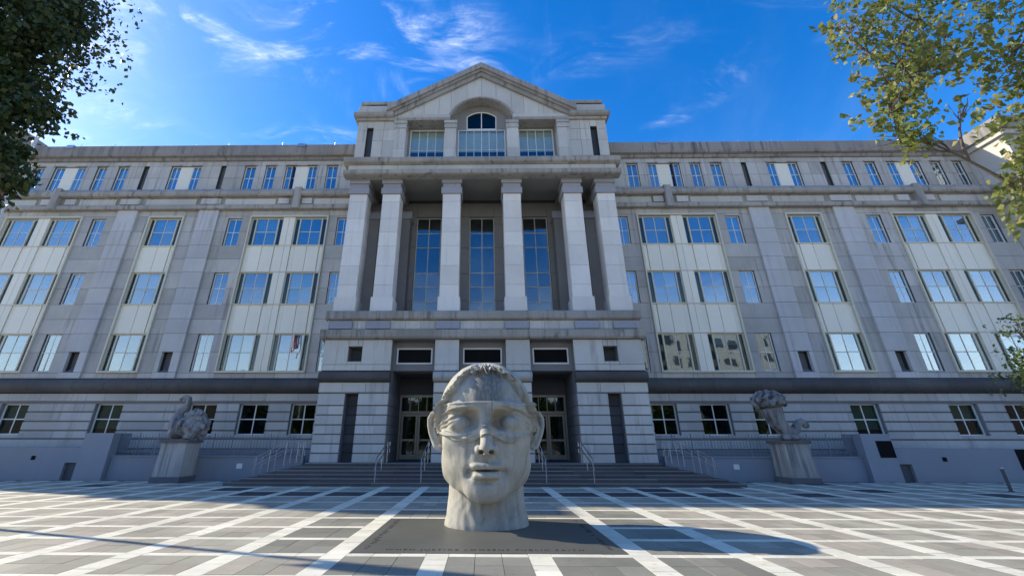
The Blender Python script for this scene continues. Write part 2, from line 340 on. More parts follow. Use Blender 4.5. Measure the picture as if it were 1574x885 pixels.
for s in (1, -1):
    wall = None
    hol = [(a, b, 5.17, 15.0) for a, b, n in BAYS]+[(a, b, z0, z1) for a, b in NARROW for z0, z1 in ROWS]
    # upper wall: recessed backing (mortar) and granite slabs in front of it
    bk = MB()
    for (a, b, c, d) in cut([(8.2, XE, 4.2, 15.6)], hol+[(a+.45, b-.2, 5.2, 6.3) for a, b in PIL]):
        a, b = mir(s, a, b); bk.box(a, b, YW+0.03, YW+0.5, c, d)
    wall = bk.build('wing_wall', 'joint', CH)
    xs = [8.2, 9.8, 14.85, 16.95, 18.25, 19.15, 21.45, 22.25, 23.55, 25.75, 30.8, XE]
    zs = [4.88, 5.17, 6.3, 7.35, 8.22, 9.12, 10.1, 11.13, 12.02, 12.93, 13.9, 15.0, 15.4]
    pilh = [(a, b, 4.8, 15.4) for a, b in PIL]
    for (a, b, c, d) in cut(cells(xs, zs), hol+pilh):
        if b-a > 2.6:
            n = round((b-a)/1.7); q = [(a+(b-a)*k/n, a+(b-a)*(k+1)/n) for k in range(n)]
        else: q = [(a, b)]
        for a_, b_ in q:
            a_, b_ = mir(s, a_, b_); slab('granite', a_, b_, YW, YW+0.05, c, d, wall)
    for a, b in PIL:
        slot = (a+.45, b-.25, 5.2, 6.3)
        for (c0, c1, d0, d1) in cut(cells([a, b], [4.86, 5.19, 6.31, 7.35, 8.22, 9.12, 10.1, 11.13, 12.02, 12.93, 13.9, 15.42]), [slot]):
            c0, c1 = mir(s, c0, c1); slab('granite_pilaster', c0, c1, YW-0.14, YW+0.045, d0, d1, wall, name='pilaster_slab')
        p0, p1 = mir(s, slot[0], slot[1])
        nb = MB().box(p0, p1, YW+0.25, YW+0.28, 5.2, 6.3)
        nb.add([(p0, YW+.25, 5.2), (p1, YW+.25, 5.2), (p1, YW-.08, 5.2), (p0, YW-.08, 5.2), ((p0+p1)/2, YW+.24, 5.5)], [(0, 1, 4), (1, 2, 4), (2, 3, 4), (3, 0, 4)])
        nb.build('niche', 'slot_grey', CH)
    # panel bays
    for a, b, n in BAYS:
        A, B = mir(s, a, b)
        f = MB(); t = 0.09
        f.box(A, A+t, YW-0.10, YW+0.22, 5.17, 15.0); f.box(B-t, B, YW-0.10, YW+0.22, 5.17, 15.0); f.box(A+t, B-t, YW-0.12, YW+0.22, 14.9, 15.0); f.box(A+t, B-t, YW-0.12, YW+0.22, 5.17, 5.25)
        bay = f.build('window_bay', 'cream_frame', CH)
        ww = [(A+t, B-t)] if n == 1 else [(A+t, A+t+2.06), (B-t-2.06, B-t)]
        for i, (z0, z1) in enumerate(ROWS):
            for w0, w1 in ww:
                rr = random.random()
                window(w0, w1, z0, z1, YW+0.06, 2, 2, 'cream_frame', 'glass', side=0.24, blind=(random.choice([0.3, 0.5, 0.5, 0.62, 0.75, 1.0]) if rr < 0.75 else None), mw=0.04)
        for z0, z1 in ((7.35, 9.12), (11.13, 12.93)):
            piece('spandrel_backing', 'bronze_strip', A+t, B-t, YW+0.10, YW+0.16, z0, z1, bay)
            piece('sill', 'cream_frame', A+t, B-t, YW-0.05, YW+0.10, z1-0.06, z1-0.004, bay); piece('sill', 'cream_frame', A+t, B-t, YW-0.03, YW+0.10, z0+0.004, z0+0.05, bay)
            for w0, w1 in ww:
                e = [w0, w0+0.27, (w0+w1)/2, w1-0.27, w1]
                for k in range(4):
                    piece('spandrel_panel', 'cream_panel', e[k]+0.014, e[k+1]-0.014, YW+(0.0 if k in (1, 2) else 0.04), YW+0.10, z0+0.05, z1-0.06, bay)
        if n == 2:
            m0, m1 = ww[0][1], ww[1][0]
            for z0, z1 in ((5.25, 7.35), (7.35, 9.12), (9.12, 11.13), (11.13, 12.93), (12.93, 14.9)):
                for q0, q1 in ((m0, (m0+m1)/2), ((m0+m1)/2, m1)):
                    piece('mullion_panel', 'cream_panel', q0+0.01, q1-0.01, YW-0.02, YW+0.12, z0+0.012, z1-0.012, bay)
    for a, b in NARROW:
        A, B = mir(s, a, b)
        for z0, z1 in ROWS:
            window(A, B, z0, z1, YW+0.12, 2, 2, 'white_frame', 'glass', split=False, blind=random.choice([None, None, 0.35, 0.5, 0.9]))
    # cornice between fourth floor and attic
    A, B = mir(s, 8.2, XE)
    c = MB()
    c.prism_x([(YW+.3, 15.38), (YW-.30, 15.40), (YW-.34, 15.50), (YW-.34, 15.66), (YW-.10, 15.72), (YW-.10, 16.28), (YW-.38, 16.32), (YW-.46, 16.42), (YW-.46, 16.60), (YW-.40, 16.66), (YW-.2, 16.92), (YW+.8, 16.93), (YW+.8, 15.38)], A, B)
    cor = c.build('wing_cornice', 'cornice_stone', CH, fix=True)
    for a, b in ((8.3, 10.9), (11.0, 11.65), (12.5, 13.2), (13.4, 16.7), (16.95, 18.25), (18.6, 21.9), (22.25, 23.55), (23.9, 26.3), (26.5, 27.2), (28.1, 28.8), (29.2, 32.2)):
        A, B = mir(s, a, b); raised = (b-a) < 1.5
        piece('frieze_block' if raised else 'frieze_panel', 'limestone', A, B, YW-(0.24 if raised else 0.15), YW-.09, 15.78, 16.20, cor)
    for a in (11.9, 27.75):
        A, B = mir(s, a-.2, a+.25); piece('rainwater_block', 'cornice_stone', A, B, YW-.47, YW-.1, 15.36, 16.90, cor)
    # attic storey
    ah = [(a, b, 17.3, 19.2) for a, b in ATT]+[(a, b, 17.3, 19.2) for a, b in ATTC]+[(a, b, 17.15, 19.22) for a, b in SLOT]
    bk = MB()
    for (a, b, c0, d) in cut([(8.2, XE, 16.6, 20.3)], ah):
        a, b = mir(s, a, b); bk.box(a, b, YA+0.03, YA+0.45, c0, d)
    att = bk.build('attic_wall', 'joint', CH)
    xs = [8.2, 9.7, 11.2, 13.6, 15.25, 16.9, 18.7, 20.45, 22.2, 23.9, 25.6, 27.3, 29.85, 31.5, XE]
    for (a, b, c0, d) in cut(cells(xs, [16.9, 17.3, 18.25, 19.2, 19.75]), ah):
        a, b = mir(s, a, b); slab('granite', a, b, YA, YA+0.05, c0, d, att)
    for a, b in ATT:
        A, B = mir(s, a, b); window(A, B, 17.3, 19.2, YA+0.11, 2, 2, 'white_frame', 'glass', split=False, blind=random.choice([None, 0.4, 0.5, 1.0]), fw=0.05)
        piece('lintel', 'cornice_stone', A-.05, B+.05, YA-.05, YA+.06, 19.2, 19.27, att)
    for a, b in ATTC:
        A, B = mir(s, a, b); piece('attic_panel', 'cream_panel', A+.005, B-.005, YA+.1, YA+.3, 17.3, 19.2, att)
    for a, b in SLOT:
        A, B = mir(s, a, b); piece('attic_slot', 'slot_grey', A, B, YA+.22, YA+.3, 17.15, 19.22, att)
    A, B = mir(s, 8.2, XE)
    p = MB(); p.prism_x([(YA+.5, 19.55), (YA-.10, 19.58), (YA-.16, 19.66), (YA-.16, 19.78), (YA-.36, 19.84), (YA-.42, 20.0), (YA-.44, 20.62), (YA-.40, 20.66), (YA+.1, 20.68), (YA+.1, 20.2), (YA+.5, 20.2)], A, B)
    par = p.build('parapet', 'parapet_stone', CH, fix=True)
    A, B = mir(s, 12.2, 12.75); piece('parapet_gutter', 'steel', A, B, YA-.5, YA-.36, 20.45, 20.70, par)
    A, B = mir(s, 28.5, 29.0); piece('parapet_gutter', 'steel', A, B, YA-.5, YA-.36, 20.45, 20.70, par)
    for xx in (10.3, 12.4, 14.0, 17.8, 20.1, 21.9, 25.9, 28.3, 31.0):
        MB().tube([(s*xx, YA-.2, 20.66), (s*xx, YA-.2, 21.0)], 0.012, 5).build('lightning_rod', 'steel', par)
    # string course torus, smooth band and rusticated ground floor
    A, B = mir(s, 8.2, XE)
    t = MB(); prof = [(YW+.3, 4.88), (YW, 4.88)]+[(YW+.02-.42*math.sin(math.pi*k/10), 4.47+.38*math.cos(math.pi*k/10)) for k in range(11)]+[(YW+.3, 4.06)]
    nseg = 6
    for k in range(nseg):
        MB().prism_x(prof, A+(B-A)*k/nseg+.006, A+(B-A)*(k+1)/nseg-.006).build('torus_course', 'soot_shade_stone', CH, smooth=False, fix=True)
    gh = [(a, b, 2.0, 3.56) for a, b in GW]
    bk = MB()
    for (a, b, c0, d) in cut([(8.2, XE, 0.0, 4.2)], gh):
        a, b = mir(s, a, b); bk.box(a, b, YW+0.07, YW+0.5, c0, d)
    gw = bk.build('ground_floor_wall', 'groove', CH)
    for k in range(14):
        a = 8.2+(XE-8.2)*k/14; b = a+(XE-8.2)/14; a, b = mir(s, a, b); slab('granite_base', a, b, YW-.02, YW+.08, 3.68, 4.07, gw, name='band_stone')
    zs = [0.9, 1.36, 1.84, 2.25, 2.70, 3.17, 3.62]
    for j in range(len(zs)-1):
        x = 8.2+(0.9 if j % 2 else 0); xs = [8.2]
        while x < XE-1: x += random.choice([1.6, 1.9, 2.3]); xs.append(min(x, XE))
        if xs[-1] < XE: xs.append(XE)
        for (a, b, c0, d) in cut([(xs[i], xs[i+1], zs[j], zs[j+1]-.075) for i in range(len(xs)-1)], gh):
            a, b = mir(s, a, b); slab('granite_base', a, b, YW, YW+.08, c0, d, gw, gap=0.008, name='course_stone')
    for i, (a, b) in enumerate(GW):
        A, B = mir(s, a, b); window(A, B, 2.0, 3.56, YW+0.26, 2, 2, 'white_frame', 'clear_glass', fw=0.06, mw=0.05, blind=(random.choice([.55, .8]) if (i in (3, 4) or s < 0 and i > 2) else None), blindmat='green_blind')
    # dark rooms and the roof
    A, B = mir(s, 8.2, XE)
    rm = MB()
    for z in (0.8, 4.4, 8.2, 12.0, 16.2, 20.0): rm.box(A, B, YW+.5 if z < 16 else YA+.45, YW+4.5, z-.12, z+.12)
    rm.box(A, B, YW+4.5, YW+4.7, 0, 20.2)
    k = 8.2
    for k in (8.25, 13.0, 17.4, 22.9, 27.0, XE-.1):
        q0, q1 = mir(s, k-.04, k+.04); rm.box(q0, q1, YW+.5, YW+4.5, 0, 20)
    rm.build('room_partition', 'interior_dark', CH)
    A, B = mir(s, 8.2, XE); MB().box(A, B, YW+.5, YW+14, 20.12, 20.25).build('roof', 'parapet_stone', CH)
    MB().box(A, B, YW+14, YW+14.3, 0, 20.25).build('rear_wall', 'granite', CH)

# end pavilions
def pavilion(x0, x1, y0, zt, ybase):
    xs = np.linspace(x0, x1, 6); pav = MB().box(x0+.05, x1-.05, y0+.05, y0+17, 0, zt-.1).build('end_pavilion', 'joint', CH)
    for (a, b, c0, d) in cells(list(xs), [0, 1.4, 2.7, 4.06, 5.2, 6.3, 7.35, 8.22, 9.12, 10.1, 11.13, 12.02, 12.93, 13.9, 15.4, 16.9, 18.2, 19.5]): slab('granite', a, b, y0, y0+.06, c0, d, pav)
    for side, xf in ((-1, x0), (1, x1)):
        for i, (c0, d) in enumerate(zip([0, 4.06, 8.2, 12.0, 15.4, 17.6], [4.06, 8.2, 12.0, 15.4, 17.6, 19.5])):
            for yy in np.arange(y0, y0+4.0, 2.0):
                piece('side_slab', 'limestone', xf-.01 if side < 0 else xf-.05, xf+.05 if side < 0 else xf+.01, yy+.01, yy+1.99, c0+.006, d-.006, pav)
    MB().box(x0-.42, x1+.42, y0-.42, y0+17.4, 19.84, zt).build('pavilion_parapet', 'parapet_stone', CH)
    MB().box(x0-.2, x1+.2, y0-.2, y0+17.2, 19.5, 19.84).build('pavilion_string', 'limestone', CH)
    MB().box(x0-.4, x1+.4, y0-.4, y0+3, 16.31, 16.66).build('pavilion_cornice', 'cornice_stone', CH)
    MB().box(x0-.35, x1+.35, y0-.35, y0+3, 15.40, 15.66).build('pavilion_cornice', 'cornice_stone', CH)
pavilion(XE+.05, 41.0, 22.6, 20.68, 24.5)
pavilion(-37.0, -XE-.05, 24.1, 22.0, 24.5)
# ---------------------------------------------------------------- central block
YP = 22.5
def masonry(x0, x1, z0, zs, y, parent, holes=(), mat='limestone', depth=.10, groove=.055, n=2, name='course_stone'):
    for j in range(len(zs)-1):
        off = 0.5 if j % 2 else 0.42; xs = [x0]+[x0+(x1-x0)*(k+off)/n for k in range(n)]+[x1] if n > 0 else [x0, x1]
        xs = [q for i, q in enumerate(xs) if i in (0, len(xs)-1) or (q-x0 > .35 and x1-q > .35)]
        for (a, b, c, d) in cut([(xs[i], xs[i+1], zs[j], zs[j+1]-groove) for i in range(len(xs)-1)], holes): slab(mat, a, b, y, y+depth, c, d, parent, gap=.008, name=name)
COURSE = [0.78, 1.20, 1.61, 2.03, 2.45, 2.90, 3.34, 3.92]
base = MB()
for (a, b, c, d) in cut([(-8.15, 8.15, .2, 7.5)], [(-6.85, -6.18, .78, 3.89), (6.18, 6.85, .78, 3.89), (-6.93, -6.2, 5.44, 6.2), (6.2, 6.93, 5.44, 6.2), (-4.68, -2.45, .78, 6.55), (-1.2, 1.2, .78, 6.55), (2.45, 4.68, .78, 6.55)]):
    base.box(a, b, YP+.06, YP+.8, c, d)
for s in (1, -1):
    a, b = mir(s, 7.3, 8.15); base.box(a, b, YP+.8, YW+.2, .2, 7.5)
    for a, b, y in ((4.68, 8.0, 1.9),): A, B = mir(s, a, b); base.box(A, B, YP+.8, YP+3.1, .2, 7.5)
    A, B = mir(s, 1.2, 2.45); base.box(A, B, YP+.8, YP+1.6, .2, 7.5)
bw = base.build('portico_base', 'groove', CH)
for s in (1, -1):
    A, B = mir(s, 4.68, 8.18); masonry(A, B, .78, COURSE, YP, bw, [mir(s, 6.18, 6.85)+(.7, 3.89)], n=3)
    A, B = mir(s, 1.2, 2.45); masonry(A, B, .78, COURSE, YP, bw, [], n=1)
    # inner reveals of the outer piers
    for j in range(len(COURSE)-1):
        x = s*4.68; X0, X1 = (x-.03, x+.04) if s > 0 else (x-.04, x+.03)
        for y0, y1 in ((YP+.01, YP+1.2), (YP+1.21, YP+2.9)): piece('reveal_stone', 'recess_shade_stone', X0, X1, y0, y1, COURSE[j], COURSE[j+1]-.055, bw)
    for a, b in ((4.68, 8.2), (1.2, 2.45)):
        A, B = mir(s, a, b)
        xs = np.linspace(A, B, 4 if b-a > 2 else 2)
        for i in range(len(xs)-1):
            slab('limestone', xs[i], xs[i+1], YP-.02, YP+.1, 3.93, 4.40, bw, name='band_stone')
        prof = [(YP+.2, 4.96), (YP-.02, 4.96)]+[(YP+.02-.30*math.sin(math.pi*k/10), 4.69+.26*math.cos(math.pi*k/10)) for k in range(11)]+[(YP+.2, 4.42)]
        MB().prism_x(prof, A-.03, B+.03).build('torus_course', 'soot_shade_stone' if b > 5 else 'granite_base', CH, fix=True)
        hole = [mir(s, 6.2, 6.93)+(5.44, 6.2)]
        xs2 = np.linspace(A, B, 3 if b-a > 2 else 2)
        for (c0, c1, d0, d1) in cut(cells(list(xs2), [4.98, 5.28, 6.55]), hole): slab('limestone', c0, c1, YP-.06, YP+.08, d0, d1, bw)
    a, b = mir(s, 6.18, 6.85); slitp = MB().box(a, b, YP+.62, YP+.7, .78, 3.89).build('slit_back', 'slot_dark', CH)
    for j in range(len(COURSE)-1): piece('slit_stone', 'dark_stone', a+.01, b-.01, YP+.56, YP+.62, COURSE[j], min(COURSE[j+1]-.04, 3.88), slitp)
    a, b = mir(s, 6.2, 6.93); MB().box(a, b, YP+.6, YP+.7, 5.44, 6.2).build('square_vent', 'slot_dark', CH)
    # side face of the base
    for j in range(len(COURSE)-1):
        x = s*8.18
        piece('side_stone', 'limestone', min(x, x-s*.06), max(x, x-s*.06), YP+.11, YW-.02, COURSE[j], COURSE[j+1]-.055, bw)
    piece('side_stone', 'limestone', min(s*8.2, s*8.14), max(s*8.2, s*8.14), YP+.11, YW-.02, 3.93, 6.55, bw)
# lintel wall with the three long windows, entrance recess, doors
for a, b in ((-4.68, -2.45), (-1.2, 1.2), (2.45, 4.68)):
    x0, x1 = a+.18, b-.18
    lw = MB()
    for (c0, c1, d0, d1) in cut([(a, b, 5.05, 6.55)], [(x0, x1, 5.39, 6.22)]): lw.box(c0, c1, YP+.55, YP+.95, d0, d1)
    lw.build('entrance_lintel', 'recess_shade_stone', CH)
    window(x0, x1, 5.39, 6.22, YP+.52, 1, 1, 'white_frame', 'void_dark', fw=.07); MB().box(x0, x1, YP+.7, YP+.74, 5.39, 6.22).build('vent_back', 'interior_dark', CH)
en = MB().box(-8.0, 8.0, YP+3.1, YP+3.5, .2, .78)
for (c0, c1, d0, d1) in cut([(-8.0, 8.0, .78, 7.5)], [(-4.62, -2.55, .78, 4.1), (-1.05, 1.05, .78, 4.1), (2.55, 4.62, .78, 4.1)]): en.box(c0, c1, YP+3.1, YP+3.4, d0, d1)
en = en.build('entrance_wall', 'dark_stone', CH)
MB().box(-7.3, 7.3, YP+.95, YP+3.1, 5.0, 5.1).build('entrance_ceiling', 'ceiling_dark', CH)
for j in range(7):
    for s in (1, -1): 
        a, b = mir(s, 1.15, 2.5); piece('course_stone', 'dark_stone', a, b, YP+3.03, YP+3.1, COURSE[j], COURSE[j+1]-.05, en)
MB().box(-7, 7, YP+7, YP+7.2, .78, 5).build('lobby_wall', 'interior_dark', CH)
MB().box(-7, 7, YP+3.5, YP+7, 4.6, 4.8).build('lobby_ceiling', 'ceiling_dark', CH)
for a, b in ((-4.62, -2.55), (-1.05, 1.05), (2.55, 4.62)):
    y = YP+3.05; f = MB(); f.box(a, a+.1, y, y+.2, .78, 4.1); f.box(b-.1, b, y, y+.2, .78, 4.1); f.box(a+.1, b-.1, y, y+.2, 3.98, 4.1); f.box(a+.1, b-.1, y-.02, y+.2, 3.12, 3.24)
    d = f.build('door', 'bronze_door', CH); m = (a+b)/2
    for k in range(4):
        q0 = a+.1+(b-a-.2)*k/4; q1 = a+.1+(b-a-.2)*(k+1)/4
        piece('transom_pane', 'clear_glass', q0+.02, q1-.02, y+.08, y+.09, 3.24, 3.98, d); piece('transom_bar', 'bronze_door', q1-.02, q1+.02, y+.05, y+.13, 3.24, 3.98, d) if k < 3 else None
    for q0, q1, hs in ((a+.12, m-.01, 1), (m+.01, b-.12, -1)):
        lf = MB(); lf.box(q0, q0+.11, y+.04, y+.12, .82, 3.1); lf.box(q1-.11, q1, y+.04, y+.12, .82, 3.1); lf.box(q0+.11, q1-.11, y+.04, y+.12, 2.98, 3.1); lf.box(q0+.11, q1-.11, y+.04, y+.12, .82, 1.05); lf.box(q0+.11, q1-.11, y+.03, y+.12, 1.72, 1.82)
        lf.build('door_leaf', 'bronze_door', d)
        piece('door_pane', 'clear_glass', q0+.11, q1-.11, y+.07, y+.08, 1.05, 1.72, d); piece('door_pane', 'clear_glass', q0+.11, q1-.11, y+.07, y+.08, 1.82, 2.98, d)
        e = q1-.16 if hs > 0 else q0+.16
        MB().tube([(e, y+.02, 1.6), (e, y-.05, 1.63), (e, y-.05, 2.0), (e, y+.02, 2.03)], .015, 6).build('door_handle', 'steel', d)
# ledges and frieze below the columns
def ledge(prof, hw, name, mat='cornice_stone', n=8):
    for k in range(n):
        a = -hw+2*hw*k/n; MB().prism_x(prof, a+.004, a+2*hw/n-.004).build(name, mat, CH, fix=True)
ledge([(YW+.3, 6.55), (YP-.22, 6.57), (YP-.30, 6.66), (YP-.34, 6.98), (YP-.30, 7.03), (YP-.05, 7.08), (YW+.3, 7.08)], 8.43, 'lower_ledge')
MB().box(-8.18, 8.18, YP-.06, YW+.3, 7.08, 7.56).build('frieze', 'limestone', CH)
COLX = [-7.47, -5.47, -1.82, 1.82, 5.47, 7.47]
for x in COLX: piece('frieze_block', 'blue_stone', x-.62, x+.62, YP-.20, YP-.061, 7.10, 7.50, bpy.data.objects['frieze'])
for i in range(len(COLX)-1):
    a, b = COLX[i]+.66, COLX[i+1]-.66
    if b-a > .6:
        n = 3 if b-a < 3 else 3
        for k in range(n): slab('limestone', a+(b-a)*k/n, a+(b-a)*(k+1)/n, YP-.10, YP-.061, 7.10, 7.52, bpy.data.objects['frieze'], name='frieze_stone')
ledge([(YW+1.5, 7.56), (YP-.18, 7.58), (YP-.26, 7.66), (YP-.28, 7.98), (YP-.22, 8.05), (YW+1.5, 8.06)], 8.3, 'upper_ledge')
# columns
JZ = [8.93, 9.64, 10.78, 12.0, 12.89, 13.79, 14.92, 15.45]
yc0, yc1 = YP+.15, YP+1.2
for x in COLX:
    c = MB().box(x-.50, x+.50, yc0+.03, yc1-.03, 8.06, 16.5).build('column', 'joint', CH)
    piece('column_plinth', 'column_stone', x-.60, x+.60, yc0-.08, yc1+.08, 8.07, 8.92, c)
    for j in range(len(JZ)-1): piece('column_block', 'column_stone', x-.525, x+.525, yc0, yc1, JZ[j]+.007, JZ[j+1]-.007, c)
    cap = MB(); cap.box(x-.62, x+.62, yc0-.10, yc1+.10, 15.45, 15.86); cap.box(x-.54, x+.54, yc0-.015, yc1+.015, 15.86, 16.17); cap.box(x-.62, x+.62, yc0-.10, yc1+.10, 16.17, 16.42)
    cap.build('capital', 'blue_stone', c)
# rear wall of the colonnade with tall windows
TW = [(-4.33, -2.68), (-.82, .82), (2.68, 4.33)]
YR = 25.6
rw = MB()
for (a, b, c, d) in cut([(-8.2, 8.2, 7.6, 17.5)], [(a, b, 8.5, 15.45) for a, b in TW]): rw.box(a, b, YR+.06, YR+.5, c, d)
rw = rw.build('colonnade_wall', 'joint', CH)
for (a, b, c, d) in cut(cells([-8.2, -6.6, -5.1, -4.33, -2.68, -.82, .82, 2.68, 4.33, 5.1, 6.6, 8.2], [8.06, 9.64, 11.4, 13.2, 14.9, 15.45, 16.5]), [(a, b, 8.0, 15.45) for a, b in TW]): slab('recess_shade_stone', a, b, YR, YR+.07, c, d, rw)
for x in (-6.95, -4.95, 4.95, 6.95):
    rp = MB().box(x-.32, x+.32, YR-.75, YR-.01, 8.07, 14.9).build('rear_pilaster', 'recess_shade_stone', CH)
    piece('pilaster_capital', 'blue_stone', x-.42, x+.42, YR-.85, YR-.005, 14.9, 15.4, rp)
for a, b in TW:
    window(a, b, 8.4, 15.45, YR+.16, 2, 7, 'cream_frame', 'tall_glass', zsplit=[(z-8.4)/7.05 for z in (8.95, 9.55, 10.55, 11.5, 13.3, 14.35)], fw=.06, mw=.045)
MB().box(-8.0, 8.0, YR+1.8, YR+1.9, 8, 16).build('hall_wall', 'interior_dark', CH); MB().box(-8.0, 8.0, YR+.5, YR+1.8, 16, 16.1).build('hall_ceiling', 'interior_dark', CH)
for s in (1, -1):
    x = s*8.0; MB().box(x-.05, x+.05, YR+.5, YR+1.8, 8, 16).build('hall_side', 'interior_dark', CH)
    A, B = mir(s, 7.9, 8.18); MB().box(A, B, YW+.1, YR+.06, 8.06, 17).build('colonnade_side', 'recess_shade_stone', CH)
# entablature
MB().box(-8.1, 8.1, YP+.05, YP+1.35, 16.42, 17.1).build('architrave', 'recess_shade_stone', CH)
MB().box(-8.1, 8.1, YP+1.35, YR+.3, 16.75, 17.1).build('colonnade_ceiling', 'recess_shade_stone', CH)
for x in COLX: MB().box(x-.5, x+.5, YP+1.35, YR+.05, 16.3, 16.75).build('ceiling_beam', 'recess_shade_stone', CH)
ledge([(YP+.06, 16.42), (YP-.38, 16.43), (YP-.52, 16.46), (YP-.58, 16.52), (YP-.60, 16.74), (YP-.54, 16.78), (YP+.06, 16.79)], 8.36, 'entablature_fascia', n=6)
ledge([(YW+.6, 16.79), (YP-.34, 16.80), (YP-.34, 17.2), (YW+.6, 17.2)], 8.15, 'entablature_frieze', 'limestone', n=6)
ledge([(YW+.8, 17.2), (YP-.38, 17.21), (YP-.56, 17.30), (YP-.60, 17.36), (YP-.62, 17.60), (YP-.56, 17.66), (YW+.8, 17.68)], 8.42, 'upper_cornice', n=7)
# upper storey under the pediment
YU = 23.2
up_ = MB()
for (a, b, c, d) in cut([(-8.25, 8.25, 17.6, 21.5)], [(-5.05, 5.05, 17.68, 21.5), (-7.65, -7.22, 18.6, 20.95), (7.22, 7.65, 18.6, 20.95)]): up_.box(a, b, YU+.06, YU+2.6, c, d)
for s in (1, -1):
    a, b = mir(s, 7.22, 7.65); up_.box(a, b, YU+.4, YU+2.6, 18.6, 20.95)
up_ = up_.build('upper_storey', 'joint', CH)
for s in (1, -1):
    for (a, b, c, d) in cut(cells([5.76, 6.53, 8.28], [17.68, 18.6, 19.85, 20.75, 21.5]), [(7.22, 7.65, 18.6, 20.95)]):
        a, b = mir(s, a, b); slab('limestone', a, b, YU, YU+.07, c, d, up_)
    a, b = mir(s, 7.22, 7.65); piece('slot', 'slot_dark', a, b, YU+.3, YU+.38, 18.6, 20.95, up_)
    for c, d in ((17.68, 18.6), (18.61, 19.85), (19.86, 20.75), (20.76, 21.5)):
        for y0, y1 in ((YU+.08, YU+1.3), (YU+1.31, YU+2.6)): piece('side_slab', 'limestone', min(s*8.285, s*8.2), max(s*8.285, s*8.2), y0, y1, c, d-.012, up_)
    for xc in (5.4, 2.06):
        a, b = mir(s, xc-.38, xc+.38); pl = MB().box(a+.02, b-.02, YU+.02, YU+.76, 17.68, 21.46).build('upper_pilaster', 'joint', CH)
        for c, d in ((17.68, 19.2), (19.2, 20.85)): piece('pilaster_slab', 'limestone', a, b, YU-.04, YU+.74, c+.006, d-.006, pl)
        piece('pilaster_capital', 'granite_base', a-.03, b+.03, YU-.10, YU+.74, 20.85, 21.12, pl); piece('pilaster_neck', 'granite_base', a, b, YU-.05, YU+.74, 21.12, 21.24, pl); piece('pilaster_abacus', 'granite_base', a-.05, b+.05, YU-.12, YU+.74, 21.24, 21.45, pl)
YV = YU+.75
uw = MB()
for (a, b, c, d) in cut([(-5.05, 5.05, 17.68, 23.5)], [(-4.87, -2.5, 18.7, 21.36), (2.5, 4.87, 18.7, 21.36), (-1.62, 1.62, 18.7, 21.36), (-1.04, 1.04, 21.36, 22.95)]): uw.box(a, b, YV, YV+.3, c, d)
uw.build('recessed_wall', 'recess_shade_stone', CH)
for a, b in ((-4.87, -2.5), (2.5, 4.87)): window(a, b, 18.7, 21.36, YV+.04, 4, 2, 'white_frame', 'pale_glass', zsplit=[.36], blind=.64, fw=.07)
window(-1.62, 1.62, 18.7, 21.36, YV+.04, 6, 2, 'white_frame', 'pale_glass', zsplit=[.36], blind=.64, fw=.07)
# arched light over the middle window
R2 = (1.04**2+.40**2)/(2*.40); arc = [(R2*math.sin(t), 22.90-R2+R2*math.cos(t)) for t in np.linspace(-math.asin(1.04/R2), math.asin(1.04/R2), 13)]
pan = MB().prism_y([(-1.0, 21.4)]+[(x*.96, z-.03) for x, z in arc]+[(1.0, 21.4)], YV+.08, YV+.09)
fan = MB(); fan.tube([(-1.0, YV+.06, 21.4)]+[(x*.97, YV+.06, z-.03) for x, z in arc]+[(1.0, YV+.06, 21.4)], .045, 6); fan.box(-.03, .03, YV+.03, YV+.1, 21.4, 22.88); fan.box(-1.0, 1.0, YV+.03, YV+.1, 21.36, 21.44)
fo = fan.build('arched_window', 'white_frame', CH)
for s in (1, -1):
    q = [(x, z) for x, z in arc if x*s >= -1e-6]; q = sorted(q, key=lambda t: abs(t[0])); MB().prism_y([(0, 23.0)]+q+[(s*1.06, q[-1][1]), (s*1.06, 23.0)], YV+.02, YV+.28).build('arch_spandrel', 'recess_shade_stone', CH, fix=True); pan.build('pane', 'clear_glass', fo)
MB().box(-5, 5, YV+1.5, YV+1.6, 17.7, 23.4).build('upper_room_wall', 'interior_dark', CH); MB().box(-5.1, 5.1, YV+.3, YV+1.5, 23.4, 23.5).build('upper_room_ceiling', 'interior_dark', CH)
# eave cornice left and right of the opening and pediment
RA = (2.07**2+1.42**2)/(2*1.42); th = math.asin(2.07/RA); arch = [(RA*math.sin(t), 23.42-RA+RA*math.cos(t)) for t in np.linspace(-th, th, 25)]
zA = 22.0; hwid = 6.55; slope = (26.30-21.95)/hwid
# tympanum slabs: vertical strips cut by the rake above and the arch below
XT = [-6.0, -4.9, -3.9, -2.9, -2.07, -1.0, 0, 1.0, 2.07, 2.9, 3.9, 4.9, 6.0]
tym = MB().prism_y([(-6.3, zA-.02), (-2.12, zA-.02)]+[(x*1.02, z+.02) for x, z in arch]+[(2.12, zA-.02), (6.3, zA-.02), (0, zA+6.3*slope*.97)], YU+.07, YU+.75).build('pediment_wall', 'joint', CH, fix=True)
def rake(x): return zA+(6.0-abs(x))*slope*.985-.1
def zarch(x): return 23.42-RA+math.sqrt(max(RA*RA-x*x, 0)) if abs(x) < 2.07 else zA
for i in range(len(XT)-1):
    a, b = XT[i]+.007, XT[i+1]-.007; n = 6
    lo = [(x, zarch(x) if abs((a+b)/2) < 2.07 else zA) for x in np.linspace(a, b, n)]; hi = [(x, max(rake(x), zA+.02)) for x in np.linspace(b, a, n)]
    MB().prism_y(lo+hi, YU, YU+.08).build('tympanum_slab', 'limestone', tym, fix=True)
